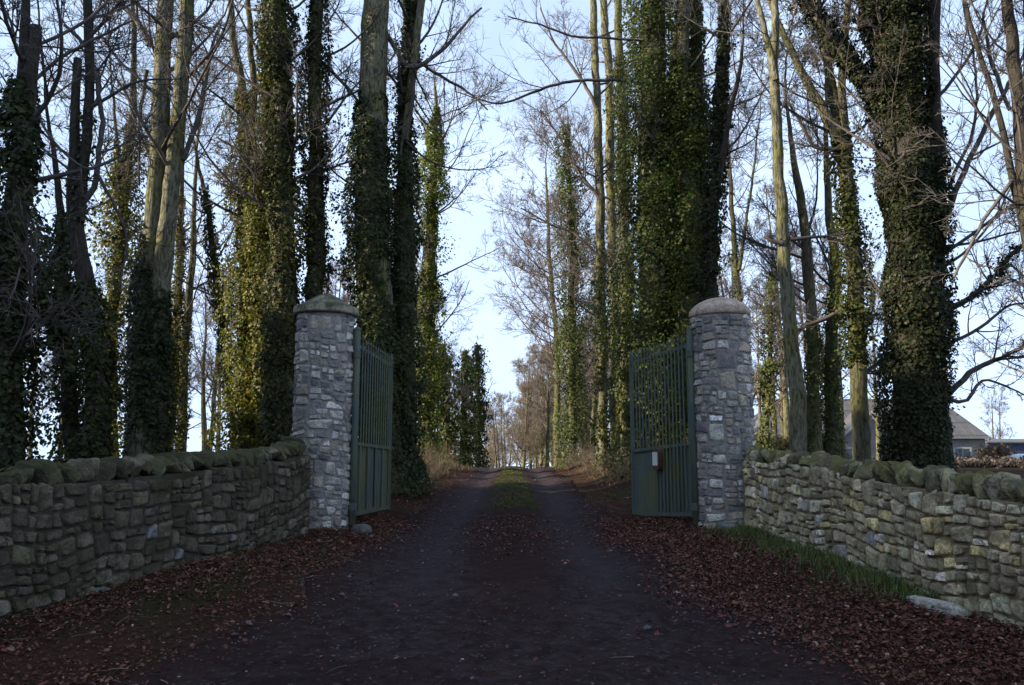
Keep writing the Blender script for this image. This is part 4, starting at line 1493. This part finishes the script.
# loose stones
def rock(loc, size, label, col, seed, mat):
    r = np.random.default_rng(seed)
    g = Geo()
    P = []
    nu, nv = 14, 9
    for iv in range(nv):
        ph = -math.pi / 2 + math.pi * iv / (nv - 1)
        for iu in range(nu):
            t = 2 * math.pi * iu / nu
            sg = lambda v, e: math.copysign(abs(v) ** e, v)
            v = np.array([sg(math.cos(ph), .7) * math.cos(t), sg(math.cos(ph), .7) * math.sin(t), sg(math.sin(ph), .7)])
            P.append(v * size * (1 + .25 * fnoise(v + seed, 1.4, 3)))
    idx = np.arange(nu * nv).reshape(nv, nu)
    q = np.stack([idx[:-1], np.roll(idx, -1, 1)[:-1], np.roll(idx, -1, 1)[1:], idx[1:]], -1).reshape(-1, 4)
    P = np.array(P)
    a = r.uniform(0, 3)
    P = P @ np.array([[math.cos(a), math.sin(a), 0], [-math.sin(a), math.cos(a), 0], [0, 0, 1]])
    g.add(P + np.array(loc), q, col)
    return tag(g.build('loose_stone', mat, None, loc), label, 'stone')


def on_ground(px, py):
    """ground point seen at a photo position"""
    for D in np.arange(2.5, 60, .02):
        p = at(px, py, D)[0]
        if p[2] <= gz(p[0], D):
            return p
    return at(px, py, 30)[0]


q = on_ground(932, 611)
rock((q[0] + .06, q[1], q[2] + .03), np.array([.10, .30, .05]), 'long flat pale stone at the foot of the right wall', (.36, .34, .30), 3, M['stone_right'])
q = on_ground(362, 533)
rock((q[0], q[1], q[2] + .03), np.array([.14, .10, .08]), 'grey stone lying at the foot of the pointed pillar', (.08, .078, .076), 4, M['stone_pillar'])
q = on_ground(728, 531)
rock((q[0], q[1] - .05, q[2] + .03), np.array([.16, .1, .07]), 'grey stone at the foot of the domed pillar by the wall', (.16, .16, .165), 5, M['stone_pillar'])

# ------------------------------------------------------------------ litter, gravel, grass, brambles
r = np.random.default_rng(404)


def scatter(n, x0, x1, y0, y1):
    return r.uniform(x0, x1, n), r.uniform(y0, y1, n)


def inside(x, y):
    """between the two walls / along the avenue"""
    xl_ = np.interp(y, [1.9, 5.62, 10.15, 10.8, 11.2, 60], [-4.75, -3.78, -2.6, -2.6, -14, -14])
    xr_ = np.interp(y, [1.9, 5.45, 10.35, 10.8, 11.2, 60], [4.15, 3.66, 3.03, 2.9, 14, 14])
    return (x > xl_ + .05) & (x < xr_ - .05)


LLEAF = np.array([[0, 0, 0], [-.34, .32, .10], [-.26, .72, .13], [0, 1.05, .02], [.26, .72, .13], [.34, .32, .10], [0, .5, -.03]])
LT = ((0, 6, 1), (1, 6, 2), (2, 6, 3), (3, 6, 4), (4, 6, 5), (5, 6, 0))
x1, y1 = scatter(520000, -6, 6, 2.2, 12)
x2, y2 = scatter(80000, -8, 8, 12, 34)
x, y = np.concatenate([x1, x2]), np.concatenate([y1, y2])
hw = half_w(y)
e = np.abs(x) - hw
dn = sstep(-.6, .42, e + .13 * N_mask(x, y)) * np.clip(.62 + .3 * N_mask(x * .8 + 9, y * .8), .1, 1)
dn = dn * np.where(x > 0, .9, 1.) + .008 + .14 * np.exp(-(x / .6) ** 2) * sstep(8, 11.5, y) * (1 - .8 * sstep(13, 15, y))
xwr = np.interp(y, [5.45, 10.35], [3.66, 3.03])
dn = dn * np.where((x > 0) & (y > 6.4) & (y < 10.5), .3 + .7 * sstep(.2, .5, xwr - x + .14 * N_mask(x, y)), 1.)
keep = inside(x, y) & (r.random(len(x)) < dn) & (np.abs(x) < .62 * y + 1.5)
x, y = x[keep], y[keep]
n = len(x)
pos = np.stack([x, y, gz(x, y) + .024 * (1 - sstep(-.25, .1, np.abs(x) - half_w(y))) + r.uniform(.008, .04, n)], 1)
nor = np.stack([r.normal(0, .45, n), r.normal(0, .45, n), np.ones(n)], 1)
tip = np.stack([r.normal(0, 1, n), r.normal(0, 1, n), r.normal(0, .3, n)], 1)
pal = np.array([(.145, .052, .036), (.098, .036, .028), (.18, .072, .048), (.06, .028, .022), (.30, .18, .13), (.095, .058, .042)])
col = pal[r.choice(6, n, p=[.28, .27, .17, .17, .05, .06])] * r.uniform(.65, 1.35, (n, 1))
g = Geo()
leaf_cloud(g, pos, nor, tip, np.clip(.021 * np.exp(r.normal(0, .42, n)), .008, .055), col, LLEAF, LT)
tag(g.build('fallen_leaves', M['litter']), 'red brown fallen leaves banked along both walls and verges', 'leaves', kind='stuff')
print('leaves', n)

# fallen twigs
m_ = 600
x, y = scatter(m_, -3.6, 3.8, 2.6, 16)
k_ = inside(x, y) & ((np.abs(x) > half_w(y) - .3) | (r.random(m_) < .12))
x, y = x[k_], y[k_]
m_ = len(x)
ph = r.uniform(0, 6.28, m_)
P, Rr = polyline(np.stack([x, y, gz(x, y) + .045], 1), np.stack([np.cos(ph), np.sin(ph), r.normal(0, .06, m_)], 1), r.uniform(.06, .32, m_), r.uniform(.002, .005, m_), 6, r, -.01, .12)
P[..., 2] = np.maximum(P[..., 2], gz(P[..., 0], P[..., 1]) + .02)
g = Geo()
V, Q = tubes(P, Rr, 4)
g.add(V, Q, np.repeat(np.array([(.10, .075, .06)]) * r.uniform(.5, 1.8, (m_, 1)), 24, 0))
tag(g.build('fallen_twigs', M['twig']), 'small broken twigs lying among the fallen leaves', 'twigs', kind='stuff')

# gravel
x, y = scatter(30000, -3.4, 3.4, 2.4, 22)
keep = inside(x, y) & (np.abs(x) < half_w(y) + .15) & (r.random(len(x)) < np.clip(.16 + .2 * N_mask(x + 3, y), .02, 1) + .5 * np.exp(-((np.abs(x) - half_w(y) + .25) / .22) ** 2) * (N_mask(x, y + 7) > .2))
x, y = x[keep], y[keep]
n = len(x)
OCT = np.array([[1, 0, 0], [.3, .9, .1], [-.8, .6, 0], [-.7, -.7, .1], [.4, -.9, 0], [.1, 0, .7]])
OT = ((0, 1, 5), (1, 2, 5), (2, 3, 5), (3, 4, 5), (4, 0, 5))
pos = np.stack([x, y, gz(x, y) + .03], 1)
nor = np.stack([r.normal(0, .25, n), r.normal(0, .25, n), np.ones(n)], 1)
tip = r.normal(0, 1, (n, 3))
big = r.random(n) < .02
sz = np.where(big, r.uniform(.018, .04, n), r.uniform(.004, .014, n))
col = np.array([(.075, .06, .062)]) * r.uniform(.5, 1.6, (n, 1))
wh = (r.random(n) < .02) & ~big
col = np.where(wh[:, None], r.uniform(.2, .42, (n, 1)), col)
g = Geo()
leaf_cloud(g, pos, nor, tip, sz, col, OCT, OT)
tag(g.build('gravel', M['gravel'], smooth=False), 'loose dark gravel and a few pale stones on the drive', 'gravel', kind='stuff')


def blades(name, x, y, h, w, col, label, lean=.35, cat='grass'):
    n = len(x)
    if n == 0:
        return
    b = np.stack([x, y, gz(x, y) + np.where(np.abs(x) < half_w(y) - .2, .018, -.01)], 1)
    ph = r.uniform(0, 6.28, n)
    d = np.stack([np.cos(ph), np.sin(ph), np.zeros(n)], 1)
    s = np.stack([-np.sin(ph), np.cos(ph), np.zeros(n)], 1)
    ln = np.abs(r.normal(0, lean, n))[:, None] * h[:, None]
    up = np.array([0, 0, 1.])
    V = np.stack([b - s * w[:, None], b + s * w[:, None], b + d * ln * .35 + up * h[:, None] * .55 + s * w[:, None] * .7, b + d * ln * .35 + up * h[:, None] * .55 - s * w[:, None] * .7,
                  b + d * ln + up * h[:, None] * .95], 1)
    i = np.arange(n)[:, None] * 5
    g = Geo()
    g.add(V.reshape(-1, 3), i + np.array([[0, 1, 2, 3]]), np.repeat(col, 5, 0))
    g.T.append(i + np.array([[3, 2, 4]]))
    tag(g.build(name, M['grass']), label, cat, kind='stuff')


# green grass at the foot of the right wall
t = r.uniform(0, 1, 34000)
yy = 10.35 - t * 3.9
xw = np.interp(yy, [5.45, 10.35], [3.66, 3.03])
xx = xw - np.abs(r.normal(0, .26, len(t))) - .03
clump = np.maximum(sstep(-.8, .3, N_mask(xx * 1.6, yy * 1.6)), .3) * np.clip(1.15 - .8 * t, 0, 1) * .8
k_ = r.random(len(t)) < clump
print('grass', k_.sum())
xx, yy = xx[k_], yy[k_]
n = len(xx)
col = np.where(r.random((n, 1)) < .22, np.array([(.15, .12, .06)]), np.array([(.085, .125, .03)])) * r.uniform(.5, 1.6, (n, 1)) * (1 + r.normal(0, .08, (n, 3)))
blades('grass', xx, yy, r.uniform(.04, .13, n), r.uniform(.003, .006, n), col, 'green grass growing along the foot of the right wall', .6)
# short mossy turf down the middle of the drive
xx, yy = scatter(26000, -.5, .5, 13., 30)
k_ = (np.abs(xx) < .40 + .08 * N_mask(xx, yy)) & (r.random(len(xx)) < sstep(-.7, .6, N_mask(xx * 2, yy * .8)))
xx, yy = xx[k_], yy[k_]
n = len(xx)
col = np.array([(.07, .078, .02)]) * r.uniform(.6, 1.5, (n, 1)) * (1 + r.normal(0, .1, (n, 3)))
blades('turf_strip', xx, yy, r.uniform(.02, .06, n), r.uniform(.003, .006, n), col, 'short olive turf growing between the wheel tracks', .8)
# straw grass on the sunlit verges at the crest
xx, yy = scatter(60000, -12, 12, 19, 40)
k_ = (yy > 23) & (np.abs(xx) > half_w(yy) + .15) & (r.random(len(xx)) < sstep(-.4, .9, N_mask(xx * .7, yy * .7)) * sstep(0, 1.2, np.abs(xx) - half_w(yy)))
xx, yy = xx[k_], yy[k_]
n = len(xx)
col = np.array([(.23, .18, .09)]) * r.uniform(.5, 1.4, (n, 1)) * (1 + r.normal(0, .08, (n, 3)))
gm = r.random(n) < .25
col = np.where(gm[:, None], np.array([.09, .10, .03]) * r.uniform(.7, 1.3, (n, 1)), col)
blades('straw_grass', xx, yy, r.uniform(.06, .26, n), r.uniform(.004, .009, n), col, 'straw coloured dead grass on the verges near the crest', .5)

# brambles and suckers along both verges
m_ = 3600
sx = np.where(r.random(m_) < .5, -1, 1)
y = 17 + 21 * r.random(m_) ** 1.1
x = sx * (half_w(y) + .5 + np.abs(r.normal(0, 1.6, m_)))
k_ = (N_mask(x * .9, y * .9) > -.5) & ~((y < 14.5) & (np.abs(x) < 2.6))
x, y = x[k_], y[k_]
m_ = len(x)
p0 = np.stack([x, y, gz(x, y) - .03], 1)
d = np.stack([r.normal(0, .5, m_), r.normal(0, .4, m_), r.uniform(.5, 1.3, m_)], 1)
P, Rr = polyline(p0, d, r.uniform(.25, 1.1, m_), r.uniform(.004, .008, m_), 7, r, -.08, .2)
g = Geo()
V, Q = tubes(P, Rr, 3)
cols = np.array([(.15, .115, .075)]) * r.uniform(.5, 1.5, (m_, 1))
g.add(V, Q, np.repeat(cols, 21, 0))
P2, R2 = grow(P, Rr, 4, r, .2, .5, 1, .7, (.5, 1.2), -.02, .2, 4, .003)
V, Q = tubes(P2, R2, 3)
g.add(V, Q, (.17, .135, .09))
tag(g.build('undergrowth', M['twig']), 'brown bramble stems and suckers along the verges under the trees', 'undergrowth', kind='stuff')


# ------------------------------------------------------------------ light
SUN_AZ = np.array([-.98, -.19])        # plan direction towards the sun
SUN_EL = R(20)
w = bpy.data.worlds.new('World')
SC.world = w
w.use_nodes = True
nt = w.node_tree
nt.nodes.clear()
out = nt.nodes.new('ShaderNodeOutputWorld')
bg = nt.nodes.new('ShaderNodeBackground')
sky = nt.nodes.new('ShaderNodeTexSky')
sky.sky_type = 'NISHITA'
sky.sun_disc = False
sky.sun_elevation = SUN_EL
sky.sun_rotation = math.atan2(SUN_AZ[0], SUN_AZ[1])
sky.altitude = 50
sky.air_density = 1.0
sky.dust_density = .8
sky.ozone_density = 1.5
tc = nt.nodes.new('ShaderNodeTexCoord')
sp = nt.nodes.new('ShaderNodeSeparateXYZ')
mxm = nt.nodes.new('ShaderNodeMath')
mxm.operation = 'MAXIMUM'
mxm.inputs[1].default_value = .015
cb = nt.nodes.new('ShaderNodeCombineXYZ')
nt.links.new(tc.outputs['Generated'], sp.inputs[0])
nt.links.new(sp.outputs['X'], cb.inputs['X'])
nt.links.new(sp.outputs['Y'], cb.inputs['Y'])
nt.links.new(sp.outputs['Z'], mxm.inputs[0])
nt.links.new(mxm.outputs[0], cb.inputs['Z'])
nt.links.new(cb.outputs[0], sky.inputs[0])
# thin high cloud veils
nz = nt.nodes.new('ShaderNodeTexNoise')
nz.inputs['Scale'].default_value = 2.2
nz.inputs['Detail'].default_value = 6
nz.inputs['Roughness'].default_value = .6
nz.inputs['Distortion'].default_value = .6
mpn = nt.nodes.new('ShaderNodeMapping')
mpn.inputs['Scale'].default_value = (1, 1, 2.2)
nt.links.new(cb.outputs[0], mpn.inputs[0])
nt.links.new(mpn.outputs[0], nz.inputs['Vector'])
rp = nt.nodes.new('ShaderNodeValToRGB')
rp.color_ramp.elements[0].position = .4
rp.color_ramp.elements[0].color = (.45, .45, .45, 1)
rp.color_ramp.elements[1].position = .72
rp.color_ramp.elements[1].color = (.85, .85, .85, 1)
nt.links.new(nz.outputs['Fac'], rp.inputs[0])
mx = nt.nodes.new('ShaderNodeMix')
mx.data_type = 'RGBA'
mx.inputs[7].default_value = (5.6, 7.2, 10.0, 1)
# haze thickens towards the horizon
hz = nt.nodes.new('ShaderNodeMapRange')
hz.inputs['From Min'].default_value = 0
hz.inputs['From Max'].default_value = .75
hz.inputs['To Min'].default_value = .5
hz.inputs['To Max'].default_value = 0
nt.links.new(mxm.outputs[0], hz.inputs['Value'])
ad = nt.nodes.new('ShaderNodeMath')
ad.operation = 'ADD'
ad.use_clamp = True
nt.links.new(rp.outputs[0], ad.inputs[0])
nt.links.new(hz.outputs[0], ad.inputs[1])
nt.links.new(ad.outputs[0], mx.inputs[0])
nt.links.new(sky.outputs[0], mx.inputs[6])
nt.links.new(mx.outputs[2], bg.inputs['Color'])
bg.inputs['Strength'].default_value = .07
nt.links.new(bg.outputs[0], out.inputs['Surface'])

sd = bpy.data.lights.new('sun', 'SUN')
sd.energy = 5.0
sd.angle = R(.5)
sd.color = (1, .88, .68)
so = bpy.data.objects.new('sun', sd)
COL.objects.link(so)
to = Vector((SUN_AZ[0] * math.cos(SUN_EL), SUN_AZ[1] * math.cos(SUN_EL), math.sin(SUN_EL)))
so.rotation_euler = to.to_track_quat('Z', 'Y').to_euler()
so.location = to * 60

SC.view_settings.view_transform = 'Standard'
SC.view_settings.look = 'None'
SC.view_settings.exposure = 1.2
SC.view_settings.gamma = 1
SC.render.engine = 'CYCLES'
cy = SC.cycles
cy.max_bounces = 6
cy.diffuse_bounces = 3
cy.glossy_bounces = 2
cy.transmission_bounces = 3
cy.caustics_reflective = cy.caustics_refractive = False
cy.use_denoising = True
try:
    cy.denoiser = 'OPENIMAGEDENOISE'
    cy.denoising_input_passes = 'RGB_ALBEDO_NORMAL'
    cy.denoising_prefilter = 'ACCURATE'
except Exception:
    pass
